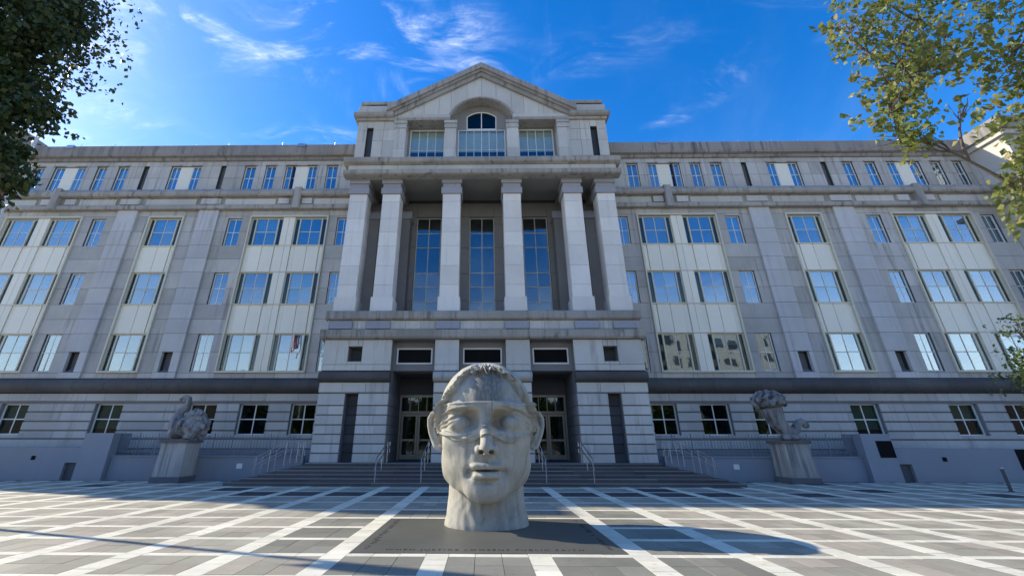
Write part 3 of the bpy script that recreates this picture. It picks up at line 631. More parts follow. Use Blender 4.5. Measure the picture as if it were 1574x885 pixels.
# arch moulding and soffit
b_ = MB(); n = len(arch)
vs = [(x*k+0, y, (z-21.2)*k2+21.2) for (x, z) in arch for k, y, k2 in ((1.0, YU-.06, 1.0), (1.055, YU-.06, 1.05), (1.055, YU+.02, 1.05), (1.0, YV, 1.0))]
b_.add(vs, [(4*i+j, 4*i+(j+1) % 4, 4*i+4+(j+1) % 4, 4*i+4+j) for i in range(n-1) for j in range(4)]); b_.build('arch_moulding', 'cornice_stone', CH, fix=True)
for s in (1, -1):
    for prof, hw in (([(YU+3, 21.46), (YU-.12, 21.47), (YU-.16, 21.56), (YU-.16, 21.66), (YU+3, 21.66)], 8.36), ([(YU+3, 21.66), (YU-.26, 21.67), (YU-.36, 21.76), (YU-.38, 21.98), (YU+3, 22.0)], 8.55)):
        A, B = mir(s, 5.9 if hw > 8.4 else 2.1, hw); MB().prism_x(prof, A, B).build('eave_cornice', 'cornice_stone', CH, fix=True)
    A, B = mir(s, 2.1, 5.9); MB().box(A, B, YU-.05, YU+.8, 21.66, 22.0).build('eave_band', 'limestone', CH)
    # raking cornice, three mouldings
    for (d0, d1, y0) in ((0.0, .30, -.18), (.30, .46, -.32), (.46, .86, -.46)):
        x1 = 6.35
        p = [(0, 26.30-.86*1.15+d0*1.15+.0), (s*x1, 21.98-.86*.55+d0*1.15), (s*x1, 21.98-.86*.55+d1*1.15), (0, 26.30-.86*1.15+d1*1.15)]
        MB().prism_y(p if s < 0 else p[::-1], YU+y0, YU+2.5).build('raking_cornice', 'cornice_stone', CH, fix=True)
    A, B = mir(s, 6.2, 8.4); bx = MB().box(A, B, YU+.05, YU+3, 22.0, 22.85).build('attic_block', 'limestone', CH)
    A, B = mir(s, 6.0, 8.3); piece('coping', 'cornice_stone', A, B, YU+.12, YU+3, 23.05, 23.30, bx); piece('louvre', 'slot_dark', A+.05, B-.05, YU+.3, YU+3, 22.85, 23.05, bx)
    for k in range(9): piece('bird_spike', 'steel', s*(6.3+k*.24)-.01, s*(6.3+k*.24)+.01, YU+.2, YU+.22, 23.30, 23.42, bx)
MB().prism_y([(-6.3, 22.0), (6.3, 22.0), (0, 26.2)], YU+2.4, YU+12).build('pediment_roof', 'parapet_stone', CH, fix=True)
for s in (1, -1):
    A, B = mir(s, 8.14, 8.2); MB().box(A, B, YU+2.6, YU+12, 17.6, 22.0).build('upper_side_wall', 'limestone', CH)
MB().box(-8.2, 8.2, YU+2.6, YU+12, 21.9, 22.0).build('upper_roof', 'parapet_stone', CH)
MB().box(-8.2, 8.2, YU+12, YU+12.2, 0, 22).build('rear_wall', 'granite', CH)
# ---------------------------------------------------------------- ground and plaza
def paver_mat(name, col, var, rough=0.7, tint=None, spec=0.3):
    b = NB(name); r = b.rnd(); r2_ = b.math('FRACT', b.math('MULTIPLY', r, 7.31))
    g = b.noise(55, 3, 0.7); bl = b.noise(0.8, 6, 0.65); sp = b.noise(9, 4, 0.6)
    f = b.math('ADD', b.ramp(r, 0, 1, 1-var, 1+var), b.math('MULTIPLY', b.math('SUBTRACT', bl, 0.5), 0.7))
    f = b.math('ADD', f, b.math('MULTIPLY', b.math('SUBTRACT', g, 0.5), 0.35))
    c = b.scale(b.mix(r2_, col, tint or col), f)
    c = b.mix(b.math('MULTIPLY', b.ramp(sp, 0.60, 0.72), 0.45), c, (0.10, 0.095, 0.085))
    b.out(c, rough, b.math('ADD', g, sp), 0.3, 0.004, spec=spec)
paver_mat('paver_grey', (0.34, 0.325, 0.245), 0.14, tint=(0.375, 0.325, 0.255))
paver_mat('paver_mid', (0.235, 0.23, 0.18), 0.13, tint=(0.22, 0.21, 0.168))
paver_mat('paver_dark', (0.055, 0.055, 0.058), 0.2)
paver_mat('paver_white', (0.70, 0.665, 0.51), 0.07, tint=(0.74, 0.695, 0.56))
paver_mat('slate', (0.105, 0.104, 0.085), 0.02, rough=0.5, spec=0.45)
paver_mat('mortar', (0.09, 0.085, 0.075), 0.02)
stone('step_stone', (0.105, 0.095, 0.086), var=0.22, streak=0.2, blotch=0.3, grain=0.3)
stone('lit_edge_stone', (0.26, 0.24, 0.22), var=0.2, streak=0.3, blotch=0.4)  # pale tone stands in for skylight on the tread edges
stone('render_wall', (0.28, 0.29, 0.305), var=0.03, streak=0.2, dirt=(0.13, 0.14, 0.16), blotch=0.12)
paver_mat('concrete', (0.40, 0.37, 0.31), 0.03)  # ground beyond the plaza, made pale to bounce warm light onto the facade
tag(MB().box(-600, 600, -600, 600, -1.0, -0.045).build('ground', 'concrete'), kind='structure')
plaza = tag(MB().box(-36, 36, -10, 26, -0.04, -0.012).build('plaza', 'mortar'), kind='structure')
SX = [0.08+1.6*(k+.5) for k in range(-22, 22)]; SW, TW_ = 0.36, 0.20
SY = [-10.65+1.25*k for k in range(10)]+[1.85, 3.10, 4.35, 5.60, 6.85, 8.10, 9.34, 10.56, 11.80, 13.18, 14.75, 16.26, 17.80, 19.30, 20.80, 22.30]
PX0, PX1, PY0, PY1 = -2.14, 2.30, 8.21, 11.69
tiles = []       # (x0,x1,y0,y1,material,name)
def slate(x, y): return PX0-.02 < x < PX1+.02 and PY0-.02 < y < PY1+.02
for j in range(len(SY)-1):
    y0, y1 = SY[j]+TW_/2, SY[j+1]-TW_/2
    for i in range(len(SX)-1):
        x0, x1 = SX[i]+SW/2, SX[i+1]-SW/2; xm, ym = (x0+x1)/2, (y0+y1)/2
        if slate(xm, ym): continue
        h = math.sin(i*12.9+j*78.2)*43758.5; h -= math.floor(h)
        if 16.3 < ym < 17.8 and -9.5 < xm < 9.5 or (15 < ym and h < .12): m = 'paver_dark'
        elif (abs(xm) < 2.6 and ym < 8.2) or (abs(xm) < 4.1 and 6 < ym < 9.4 and h < .8) or (abs(xm) < 4.2 and 9 < ym < 13.3): m = 'paver_mid'
        else: m = 'paver_grey'
        nx, ny = 3, 2
        for a in range(nx):
            for b in range(ny):
                tiles.append((x0+(x1-x0)*a/nx, x0+(x1-x0)*(a+1)/nx, y0+(y1-y0)*b/ny, y0+(y1-y0)*(b+1)/ny, m, 'paving_stone'))
for x in SX:                                          # bands running towards the steps
    y = -9.9
    while y < 22.2:
        if not slate(x, y+.14): tiles.append((x-SW/2, x+SW/2, y, y+.30, 'paver_white', 'band_stone'))
        y += .30
    if PX0 < x < PX1: tiles.append((x-SW/2, x+SW/2, 8.1, PY0-.002, 'paver_white', 'band_stone'))
for y in SY:                                          # bands running along the facade
    for i in range(len(SX)-1):
        x0, x1 = SX[i]+SW/2, SX[i+1]-SW/2; n = 3
        if slate((x0+x1)/2, y): continue
        for a in range(n): tiles.append((x0+(x1-x0)*a/n, x0+(x1-x0)*(a+1)/n, y-TW_/2, y+TW_/2, 'paver_white', 'band_stone'))
# steps and planters cover the far middle: drop what lies under them
tiles = [t for t in tiles if not (t[2] > 20.2 and -10.6 < t[0] < 10.6) and not (t[2] > 22.75)]
fwv = (math.sin(YAW), math.cos(YAW))
def shown(t):
    xm, ym = (t[0]+t[1])/2, (t[2]+t[3])/2
    if ym < 6.9 or abs(xm/ym) > 1.05: return 0
    return (t[1]-t[0])*(t[3]-t[2])/ym**3
joined = {}
for nm in ('paving_stone', 'band_stone'):
    ts = sorted([t for t in tiles if t[5] == nm], key=lambda t: -shown(t))
    for k, t in enumerate(ts):
        g = .004; z = random.uniform(-.0018, .0018)
        if k < 300:
            o = piece(nm, t[4], t[0]+g, t[1]-g, t[2]+g, t[3]-g, -.012, z, plaza); o.rotation_euler = (random.uniform(-.002, .002), random.uniform(-.002, .002), 0)
        else:
            joined.setdefault((nm, t[4]), MB()).box(t[0]+g, t[1]-g, t[2]+g, t[3]-g, -.012, z)
for (nm, m), b in joined.items(): tag(b.build('distant_'+nm+'s', m, plaza), kind='stuff')
# slate slab with the inscription
sb = tag(MB().cbox(PX0, PX1, PY0, PY1, -.012, .006, .003).build('slate_slab', 'slate'), 'dark grey inscribed slate slab set flush in the plaza under the stone head', 'paving slab')
flat('letter_dark', (0.035, 0.034, 0.028), 0.9, spec=0.1)
def text(body, x, y, size, rz, parent, width=None):
    c = bpy.data.curves.new('inscription', 'FONT'); c.body = body; c.size = size; c.align_x = 'CENTER'; c.extrude = 0.0008; c.space_character = 1.35
    o = bpy.data.objects.new('inscription', c); COL.objects.link(o)
    bpy.context.view_layer.update(); me = bpy.data.meshes.new_from_object(o.evaluated_get(bpy.context.evaluated_depsgraph_get())); bpy.data.objects.remove(o)
    me.materials.clear(); me.materials.append(MAT['letter_dark'])
    q = link('inscription', me, parent); q.location = (x, y, .0072); q.rotation_euler = (0, 0, rz)
    if width: xs = [v.co.x for v in me.vertices]; q.scale = (width/(max(xs)-min(xs)), 1, 1)
    return q
text('WHEN JUSTICE LOOSENS PUBLIC FAITH', .02, 8.40, .15, 0, sb, 3.25)
# worn side lettering: only short chiselled strokes are left
for sx in (-1, 1):
    b = MB()
    for k in range(46):
        y = 8.5+k*.066; x = (-1.93 if sx < 0 else 2.09)+random.uniform(-.02, .02)
        if random.random() < .75: b.box(x-random.uniform(.02, .06), x+random.uniform(.02, .06), y, y+random.uniform(.012, .03), .0062, .0075)
    b.build('worn_inscription', 'letter_dark', sb)

# ---------------------------------------------------------------- steps, planter walls, rails
ST = thing('entrance_steps', (0, 20, 0), 'broad dark stone steps rising to the courthouse entrance', 'steps'); WORLDP.add('entrance_steps')
NZ = 6
for k in range(NZ):
    hw = 10.62-.5*k; y = 19.85+.40*k
    n = 7
    for i in range(n):
        a = -hw+2*hw*i/n; b = a+2*hw/n
        o = piece('step_stone', 'step_stone', a+.003, b-.003, y, 22.7 if k == NZ-1 else y+.52+(0 if i else 0), .13*k-.01, .13*(k+1), ST)
        piece('lit_edge', 'lit_edge_stone', a+.003, b-.003, y-.018, y+.03, .13*(k+1)-.028, .13*(k+1)+.003, ST)  # light strip added, its colour paints the sky-lit tread edge
        if i in (0, n-1): 
            piece('step_return', 'step_stone', *( (a, a+.6) if i == 0 else (b-.6, b)), y+.525, 22.7, .13*k-.01, .13*(k+1)-.001, ST) if k < NZ-1 else None
fill = MB()
for k in range(NZ-1): hw = 10.0-.5*k; fill.box(-hw, hw, 20.4+.40*k, 22.6, .13*k, .13*(k+1)-.02)
fill.box(-8.1, 8.1, 22.4, 25.6, 0, .772); fill.build('landing', 'step_stone', ST)
def handrail(x, label):
    r = thing('handrail', (x, 20.9, 0), label, 'handrail', 'steel rails on the entrance steps')
    y0, y1, z0, z1 = -.95, 1.75, .13, .78
    for dz in (.9, .62):
        MB().tube([(0, y0-.12, z0+dz-.14), (0, y0, z0+dz), (0, y1-.5, z1+dz), (0, y1, z1+dz), (0, y1, z1+dz-.2)], .021, 8).build('rail', 'steel', r)
    for f in (0, .5, 1):
        yy = y0+.05+(y1-y0-.5)*f; zz = z0+(z1-z0)*f*.98; MB().tube([(0, yy, max(.0, zz-.16)), (0, yy, zz+.9)], .019, 8).build('post', 'steel', r)
for x, l in ((-4.45, 'steel handrail on the steps beside the entrance pier under the goose side'), (-2.55, 'steel handrail on the steps beside the stone head, goose statue side'), (2.6, 'steel handrail on the steps beside the stone head, cornucopia statue side'), (4.55, 'steel handrail on the steps beside the entrance pier, cornucopia statue side')): handrail(x, l)
for s in (1, -1):
    side = 'cornucopia' if s > 0 else 'goose'
    pw = thing('planter_wall', (s*15, 22.8, 0), 'low grey rendered wall between the entrance steps and the pier, behind the %s statue' % side, 'wall', None); WORLDP.add(pw.name)
    A, B = mir(s, 8.6, 17.9); MB().box(A, B, 22.85, 23.15, -.02, 1.0).build('wall_body', 'render_wall', pw); piece('coping', 'render_wall', A-.02, B+.0, 22.80, 23.2, 1.0, 1.06, pw)
    MB().box(A, B, 23.9, 24.3, -.02, 1.32).build('ramp_wall', 'render_wall', pw)
    x = s*(11.6 if s < 0 else 11.9); piece('wall_light', 'white_frame', x-.13, x+.13, 22.81, 22.85, .5, .72, pw)
    po = thing('wall_pier', (s*18.6, 22.8, 0), 'tall smooth grey pier ending the fence on the %s side' % side + (' with black opening' if s > 0 else ''), 'pier'); WORLDP.add(po.name)
    A, B = mir(s, 17.92, 19.3)
    body = MB().box(A, B, 22.6, 23.8, -.02, 2.05).build('pier_body', 'render_wall', po)
    if s > 0: piece('black_panel', 'void_dark', 18.55, 19.28, 22.58, 22.62, 1.02, 1.74, po)
    A, B = mir(s, 19.42, 20.0); 
    ow = thing('terrace_wall', (s*26, 22.9, 0), 'long grey rendered terrace wall beyond the pier on the %s side' % side, 'wall'); WORLDP.add(ow.name)
    for (c0, c1, d0, d1) in cut([(19.3, 33.0, -.02, 1.4)], [(19.42, 20.0, -.03, .74)]):
        c0, c1 = mir(s, c0, c1); 
        MB().box(c0, c1, 22.75, 24.4, d0, d1).build('wall_body', 'render_wall', ow)
    piece('hatch', 'dark_stone', A, B, 22.9, 22.95, 0, .74, ow); x = s*21.6; piece('vent', 'void_dark', x-.1, x+.1, 22.735, 22.76, .86, 1.04, ow)
    if s > 0: piece('black_panel', 'void_dark', 25.0, 26.2, 22.73, 22.76, .5, 1.38, ow)
    # fence
    fe = thing('picket_fence', (s*14, 23.2, 0), 'thin blue-grey metal picket fence on the low wall behind the %s statue' % side, 'fence'); WORLDP.add(fe.name)
    A, B = mir(s, 9.2, 17.9)
    for z in (1.22, 1.84): MB().box(A, B, 23.12, 23.15, z, z+.035).build('rail', 'fence_steel', fe)
    n = 56; pm = MB().box(-.008, .008, -.008, .008, 0, .92).mesh('picket', 'fence_steel'); pp = MB().box(-.018, .018, -.018, .018, 0, 1.0).mesh('post', 'fence_steel')
    for k in range(n+1):
        x = A+(B-A)*k/n; o = link('post' if k % 6 == 0 else 'picket', pp if k % 6 == 0 else pm, fe); o.location = Vector((x, 23.1, 1.06))
    # ramp rail on the flank of the steps
    rr = thing('ramp_rail', (s*10, 21.9, 0), 'pale steel double rail sloping down the flank of the steps on the %s side' % side, 'handrail'); WORLDP.add(rr.name)
    for y in (21.9, 22.55):
        for dz in (.88, .55):
            MB().tube([(s*8.45, y, .78+dz-.25), (s*8.5, y, .78+dz), (s*9.1, y, .78+dz), (s*10.45, y, .12+dz), (s*10.5, y, .12+dz-.3)], .016, 8).build('rail', 'steel', rr)
        for x, z in ((8.55, .78), (9.1, .66), (9.8, .4), (10.4, .0)): MB().tube([(s*x, y, z), (s*x, y, max(.9, 1.66-(max(x, 9.1)-9.1)*.48))], .015, 8).build('post', 'steel', rr)
bo = thing('bollard', (19.45, 18.4, 0), 'slim dark metal bollard standing alone on the shaded plaza', 'bollard')
MB().tube([(0, 0, 0), (0, 0, .76)], .055, 14).build('shaft', 'dark_steel', bo); MB().tube([(0, 0, .76), (0, 0, .80), (0, 0, .82)], [.062, .062, .03], 14).build('cap', 'steel', bo); MB().tube([(0, 0, 0), (0, 0, .03)], .09, 14).build('foot', 'dark_steel', bo)
# ---------------------------------------------------------------- giant stone head
def head_material():
    b = NB('head_stone')
    g = b.noise(42, 4, 0.7); p = b.noise(7, 6, 0.7); bl = b.noise(1.6, 5, 0.6); st = b.noise(2.2, 6, 0.65, stretch=(3.2, 3.2, 0.25), dist=0.4); st2 = b.noise(6.0, 4, 0.6, stretch=(3.5, 3.5, 0.12))
    tco = b.n('ShaderNodeTexCoord').outputs['Object']; sp = b.n('ShaderNodeSeparateXYZ', {0: tco})
    c = b.mix(b.ramp(bl, .35, .65), (0.45, 0.425, 0.35), (0.385, 0.365, 0.30))
    c = b.scale(c, b.math('ADD', 1.0, b.math('MULTIPLY', b.math('SUBTRACT', b.math('ADD', b.math('MULTIPLY', g, .5), b.math('MULTIPLY', p, .5)), .5), .75)))
    c = b.mix(b.math('MULTIPLY', b.ramp(st, .48, .74), .50), c, (0.17, 0.16, 0.14))
    c = b.mix(b.math('MULTIPLY', b.ramp(st2, .58, .75), .28), c, (0.60, 0.58, 0.52))
    # old run marks on the brow, rust bloom beside the nose, dark seam: stains with their own outline
    x, y, z = sp.outputs
    front = b.ramp(y, -.35, -.7)
    def band(v, c0, w): return b.ramp(b.math('ABSOLUTE', b.math('SUBTRACT', v, c0)), w, w*.35)
    brow = b.math('MULTIPLY', b.math('MULTIPLY', front, band(x, .05, .5)), b.math('MULTIPLY', b.ramp(z, 2.38, 2.45), b.ramp(z, 3.2, 2.95)))
    c = b.mix(b.math('MULTIPLY', brow, b.ramp(st2, .30, .55, .35, .85)), c, (0.15, 0.145, 0.125))
    rust = b.math('MULTIPLY', b.math('MULTIPLY', front, band(x, .20, .30)), b.math('MULTIPLY', b.ramp(z, 1.75, 1.95), b.ramp(z, 2.36, 2.15)))
    c = b.mix(b.math('MULTIPLY', rust, b.ramp(p, .35, .65, .3, .8)), c, (0.22, 0.15, 0.08))
    rust2 = b.math('MULTIPLY', b.math('MULTIPLY', front, band(x, -.38, .28)), b.math('MULTIPLY', b.ramp(z, 1.98, 2.08), b.ramp(z, 2.33, 2.18)))
    c = b.mix(b.math('MULTIPLY', rust2, .35), c, (0.34, 0.25, 0.15))
    seam = b.math('MULTIPLY', b.math('MULTIPLY', front, band(b.math('ADD', x, b.math('MULTIPLY', b.math('SUBTRACT', bl, .5), .06)), .12, .022)), b.math('MULTIPLY', b.ramp(z, 1.75, 1.95), b.ramp(z, 3.25, 3.1)))
    c = b.mix(b.math('MULTIPLY', seam, b.ramp(p, .35, .65, .0, .6)), c, (0.05, 0.045, 0.04))
    pit = b.ramp(b.noise(17, 5, .7), .66, .74)
    c = b.mix(b.math('MULTIPLY', pit, .38), c, (.12, .11, .09))
    return b.out(c, 0.85, b.math('SUBTRACT', b.math('ADD', b.math('MULTIPLY', g, .5), p), b.math('MULTIPLY', pit, .6)), 0.7, 0.02, spec=0.25)
head_material()
def sm(a, b, k):
    h = np.clip(.5+.5*(b-a)/k, 0, 1); return b*(1-h)+a*h-k*h*(1-h)
def sx_(a, b, k): return -sm(-a, -b, k)
def ell(p, c, r):
    q0 = np.sqrt(sum(((p[i]-c[i])/r[i])**2 for i in range(3))); q1 = np.sqrt(sum(((p[i]-c[i])/r[i]**2)**2 for i in range(3)))+1e-9
    return q0*(q0-1)/q1
def cap(p, a, b, ra, rb):
    ab = [b[i]-a[i] for i in range(3)]; L = sum(t*t for t in ab); h = np.clip(sum((p[i]-a[i])*ab[i] for i in range(3))/L, 0, 1)
    return np.sqrt(sum((p[i]-a[i]-ab[i]*h)**2 for i in range(3)))-(ra+(rb-ra)*h)
def sst(a, b, x):
    t = np.clip((x-a)/(b-a), 0, 1); return t*t*(3-2*t)
def head_sdf(x, y, z):
    ax = np.abs(x); p = (ax, y, z); q = (x, y, z)
    d = ell(q, (0, .06, 2.30), (1.05, 1.16, 1.08))
    d = sm(d, ell(q, (0, -.19, 1.48), (.965, .90, 1.12)), .22)
    d = sm(d, ell(p, (.52, .05, 1.15), (.42, .55, .42)), .25)              # jaw angle
    d = sm(d, ell(q, (0, -.80, .76), (.42, .28, .31)), .20)                # chin
    d = sm(d, ell(q, (0, -.72, 1.15), (.46, .36, .34)), .20)               # muzzle
    d = sm(d, ell(p, (.60, -.55, 1.66), (.30, .30, .24)), .22)             # cheekbones
    d = sm(d, ell(p, (.36, -.86, 2.30), (.42, .18, .11)), .16)             # brow ridge
    # sockets and eyeballs, softened by the cloth
    d = sx_(d, -ell(p, (.40, -1.13, 2.04), (.34, .36, .225)), .10)
    d = sm(d, ell(p, (.53, -.775, 1.985), (.24, .24, .185)), .07)
    # the jaw ends in a crisp line that rises from the chin to the ear
    d = sx_(d, (.45+.40*(y+1.05)-z)/1.077, .05)
    # neck
    rn = .765+.05*sst(.6, 0, z)+.025*sst(.25, 0, z); dn = np.sqrt((x/1.085)**2+(y-.19)**2)-rn; dn = np.maximum(dn, z-1.3)
    d = sm(d, dn, .018)
    # nose
    d = sm(d, cap(q, (0, -.93, 2.22), (0, -1.30, 1.53), .105, .125), .10)
    d = sm(d, cap(q, (0, -1.16, 1.50), (0, -1.28, 1.50), .11, .12), .05)
    d = sm(d, ell(p, (.155, -1.10, 1.49), (.085, .15, .10)), .05)
    d = sx_(d, -ell(p, (.100, -1.27, 1.438), (.060, .22, .050)), .010)     # nostrils
    d = sx_(d, -ell(q, (0, -1.17, 1.31), (.035, .10, .09)), .05)           # philtrum
    # lips
    d = sm(d, ell(p, (.09, -1.04, 1.178), (.25, .16, .080)), .035)
    d = sm(d, ell(q, (0, -1.03, 1.005), (.29, .17, .100)), .035)
    d = sx_(d, -ell(q, (0, -1.17, 1.098), (.32, .25, .022)), .010)
    d = sx_(d, -ell(q, (0, -1.20, .885), (.24, .20, .060)), .07)           # hollow under the lip
    d = sx_(d, -ell(p, (.37, -1.08, 1.035), (.06, .16, .09)), .12)          # mouth corners
    return d
def build_head():
    n1, n2 = 640, 760
    t = np.linspace(-1, 1, n1, endpoint=False); th_ = math.pi*(0.42*t+0.58*t**3)            # denser towards the face
    zz = np.concatenate([np.linspace(0, 3.22, n2-70), 3.22+(3.379-3.22)*np.sin(np.linspace(0, math.pi/2, 71)[1:])])
    TH, Z = np.meshgrid(th_, zz); sx, cy = np.sin(TH), -np.cos(TH)
    Rr = np.full(TH.shape, 1.75)
    for _ in range(46):
        d = head_sdf(sx*Rr, cy*Rr, Z); Rr = np.maximum(Rr-d*.62, 0.0)
    X = sx*Rr; ax = np.abs(X); sg = np.sign(X); disp = np.zeros_like(Rr)
    rg = np.random.default_rng(5)
    # ---- blindfold: band with a hem, folds gathered at the temples, ridges under the eyes
    top = 2.415+.012*np.sin(3*TH); aT = np.abs(TH)
    low = 1.66+.16*sst(.55, 1.05, ax)-.05*np.exp(-((ax-.50)/.22)**2)+.10*np.exp(-(ax/.17)**2)+.02*np.sin(9*X+.6)
    inb = sst(low-.008, low+.012, Z)*sst(top+.006, top-.008, Z)
    inb = inb*1.0
    disp += .065*inb
    def ridge(zc, w, a, mask=1.0):
        u = (Z-zc)/w; return a*np.exp(-u*u)*mask-.75*a*np.exp(-((Z-zc+1.5*w)/w)**2)*mask
    out_ = sst(.16, .75, ax); inn = sst(1.0, .25, ax)
    disp += ridge(2.385-.03*ax**2, .020, .020)*inb
    disp += ridge(2.34-.22*ax**2.2+.012*np.sin(6*X), .028, .042, .4+.6*out_)*inb
    disp += ridge(2.28-.36*ax**2.0+.015*np.sin(5*X+1), .030, .042, out_)*inb
    disp += ridge(2.20-.34*ax**1.7, .030, .034, sst(.55, .9, ax))*inb
    disp += ridge(2.10-.18*ax, .028, .028, sst(.72, 1.0, ax))*inb
    disp += ridge(1.93-.10*ax+.03*sg, .026, .026, sst(.75, 1.0, ax))*inb
    for k, (z0, s1, a) in enumerate(((1.70, .10, .030), (1.755, .14, .024), (1.82, .18, .014))):
        disp += ridge(z0+s1*(ax-.50)**2*1.6-.05*np.exp(-((ax-.5)/.25)**2)+.018*np.sin(11*X+k*2), .022, a, sst(.12, .3, ax)*sst(1.1, .8, ax))*inb
    disp += ridge(1.93, .022, .034, sst(.16, .04, ax))*inb+ridge(1.765, .016, .022, sst(.17, .05, ax))*inb
    for k in range(9):      # slanting small creases between eye and nose
        x0 = .20+.06*k; disp += .016*np.exp(-(((Z-1.72)-(.55*(ax-x0)))/.014)**2)*np.exp(-((ax-x0-.03)/.05)**2)*inb*(1 if k % 2 else .7)
    # ---- cropped hair: a shell with a ragged scalloped edge above the brow and temples
    fa = np.clip(aT, 0, math.pi)
    hl = 3.12-.06*(fa/.5)**2-.42*sst(.45, .95, fa)-.35*sst(.85, 1.25, fa)-.85*sst(1.45, 2.0, fa)-.5*sst(2.0, 2.6, fa)
    scal = .085*np.abs(np.sin(7.0*TH+.9*np.sin(3*TH)+.4))+.05*np.sin(15*TH+1.3+np.sin(4*TH))+.025*np.sin(33*TH)
    hl = hl-scal
    hh = Z-hl; hair = sst(-.006, .028, hh)*sst(1.35, 1.6, Z)
    fade = np.exp(-(np.clip(hh, 0, 9)/.21)**1.5)
    curl = np.sin(24*TH+5*hh*10+2*np.sin(9*TH))*.5+.5
    hs = .35+.65*sst(1.35, 1.0, fa); disp += hair*hs*(.05+.16*fade*(.10+.95*curl**.7))*sst(3.377, 3.25, Z)
    disp += hair*hs*fade*(.022*np.sin(44*TH-60*hh)+.016*np.sin(71*TH+95*hh+3*np.sin(13*TH)))
    # ---- hand-worked surface
    for _ in range(26):
        f = rg.uniform(2, 13); fz = rg.uniform(1, 9); disp += rg.uniform(.0006, .0020)*np.sin(f*X*3+rg.uniform(0, 6)+2*np.sin(Z*2))*np.sin(fz*Z+rg.uniform(0, 6)+TH*round(rg.uniform(0, 3)))
    neckrough = sst(.7, .3, Z); disp += neckrough*.005*np.sin(23*X+4*np.sin(6*Z))*np.sin(11*Z+3*np.sin(5*X))
    Rf = np.maximum(Rr+disp, 0.0); Rf[-1, :] = 0
    Zf = Z.copy(); Zf[0, :] = -.005
    V = np.stack([sx*Rf, cy*Rf, Zf], -1).reshape(-1, 3)
    nr, nc = TH.shape; i = np.arange(nr-1)[:, None]*nc; j = np.arange(nc)[None, :]; j2 = (j+1) % nc
    F = np.stack([i+j, i+j2, i+nc+j2, i+nc+j], -1).reshape(-1, 4)
    me = bpy.data.meshes.new('head'); me.vertices.add(len(V)); me.vertices.foreach_set('co', V.ravel()); me.loops.add(F.size); me.loops.foreach_set('vertex_index', F.ravel().astype(np.int32))
    me.polygons.add(len(F)); me.polygons.foreach_set('loop_start', np.arange(0, F.size, 4, dtype=np.int32)); me.polygons.foreach_set('use_smooth', np.ones(len(F), bool)); me.update(); me.validate()
    me.materials.append(MAT['head_stone']); return me
HD = thing('stone_head_sculpture', (.07, 10.75, .006), 'colossal weathered stone head with blindfolded eyes standing on its neck in the plaza', 'sculpture')
link('head', build_head(), HD)
def build_ear(s):
    """outer rim, inner ridge, bowl and lobe fused into one skin"""
    b = MB(); x0 = 1.0
    def P(u, v, w=0): return (s*(x0+u), .08+w, v)          # u out from the skull, v height
    rim = [P(.00, 2.03, -.06), P(.06, 2.17, -.05), P(.15, 2.25, -.02), P(.25, 2.24, .02), P(.315, 2.13, .05), P(.315, 1.98, .06), P(.28, 1.83, .05), P(.22, 1.68, .02), P(.14, 1.54, -.02), P(.06, 1.50, -.05), P(.0, 1.57, -.07)]
    b.tube(rim, [.05, .05, .052, .055, .058, .056, .055, .055, .07, .065, .05], 10)
    b.tube([P(.08, 2.12, -.03), P(.17, 2.04, .02), P(.20, 1.92, .03), P(.17, 1.79, .02), P(.10, 1.70, -.02)], [.03, .04, .042, .045, .05], 8)
    b.tube([P(.02, 1.80, -.10), P(.05, 1.86, -.11), P(.02, 1.93, -.09)], [.05, .055, .045], 8)
    b.ball(P(.12, 1.90, .10), (.20, .05, .34), 16, 12); b.ball(P(.11, 1.60, .0), (.11, .06, .13), 12, 8)
    b.ball(P(-.05, 1.88, .06), (.14, .16, .34), 12, 10)
    o = b.build('ear', 'head_stone', HD, smooth=True)
    m = o.modifiers.new('fuse', 'REMESH'); m.mode = 'VOXEL'; m.voxel_size = .018; m.use_smooth_shade = True
    m2 = o.modifiers.new('soften', 'SMOOTH'); m2.factor = .5; m2.iterations = 3
for s in (1, -1): build_ear(s)

# ---------------------------------------------------------------- the two carved statues on pedestals
stone('statue_stone', (0.27, 0.26, 0.245), var=0.04, streak=0.9, dirt=(0.04, 0.038, 0.035), blotch=0.7, grain=0.4, cover=0.10)
stone('pedestal_stone', (0.36, 0.34, 0.30), var=0.05, streak=0.8, dirt=(0.09, 0.085, 0.075), blotch=0.5, cover=0.08)
stone('plinth_stone', (0.12, 0.12, 0.12), var=0.1, streak=0.5, blotch=0.4)
def pedestal(x, y, rz, label):
    p = thing('pedestal', (x, y, 0), label, 'pedestal', None, rz)
    def sq(h): h *= .92; return [(-h, -h), (h, -h), (h, h), (-h, h)]
    MB().prism_z(sq(.70), 0, .24).build('plinth', 'plinth_stone', p); MB().prism_z(sq(.64), .24, 1.62, .93).build('shaft', 'pedestal_stone', p); MB().prism_z(sq(.69), 1.62, 1.74).build('cap', 'plinth_stone', p)
    return p
def fuse(o, v, it=2):
    m = o.modifiers.new('fuse', 'REMESH'); m.mode = 'VOXEL'; m.voxel_size = v; m.use_smooth_shade = True
    m2 = o.modifiers.new('soften', 'SMOOTH'); m2.factor = .45; m2.iterations = it
PLX, PLY = -13.95, 21.75; PRX, PRY = 14.1, 22.05
pedestal(PLX, PLY, R(2), 'tapered stone pedestal carrying the goose and fruit carving')
pedestal(PRX, PRY, R(-2), 'tapered stone pedestal carrying the cornucopia carving')
gs = thing('goose_statue', (PLX, PLY, 1.74), 'weathered stone goose with raised neck beside a heap of carved fruit', 'statue')
b = MB(); b.ball((-.42, 0, .66), (.36, .40, .46), 18, 14); b.ball((-.30, .0, .34), (.42, .42, .30), 16, 12)
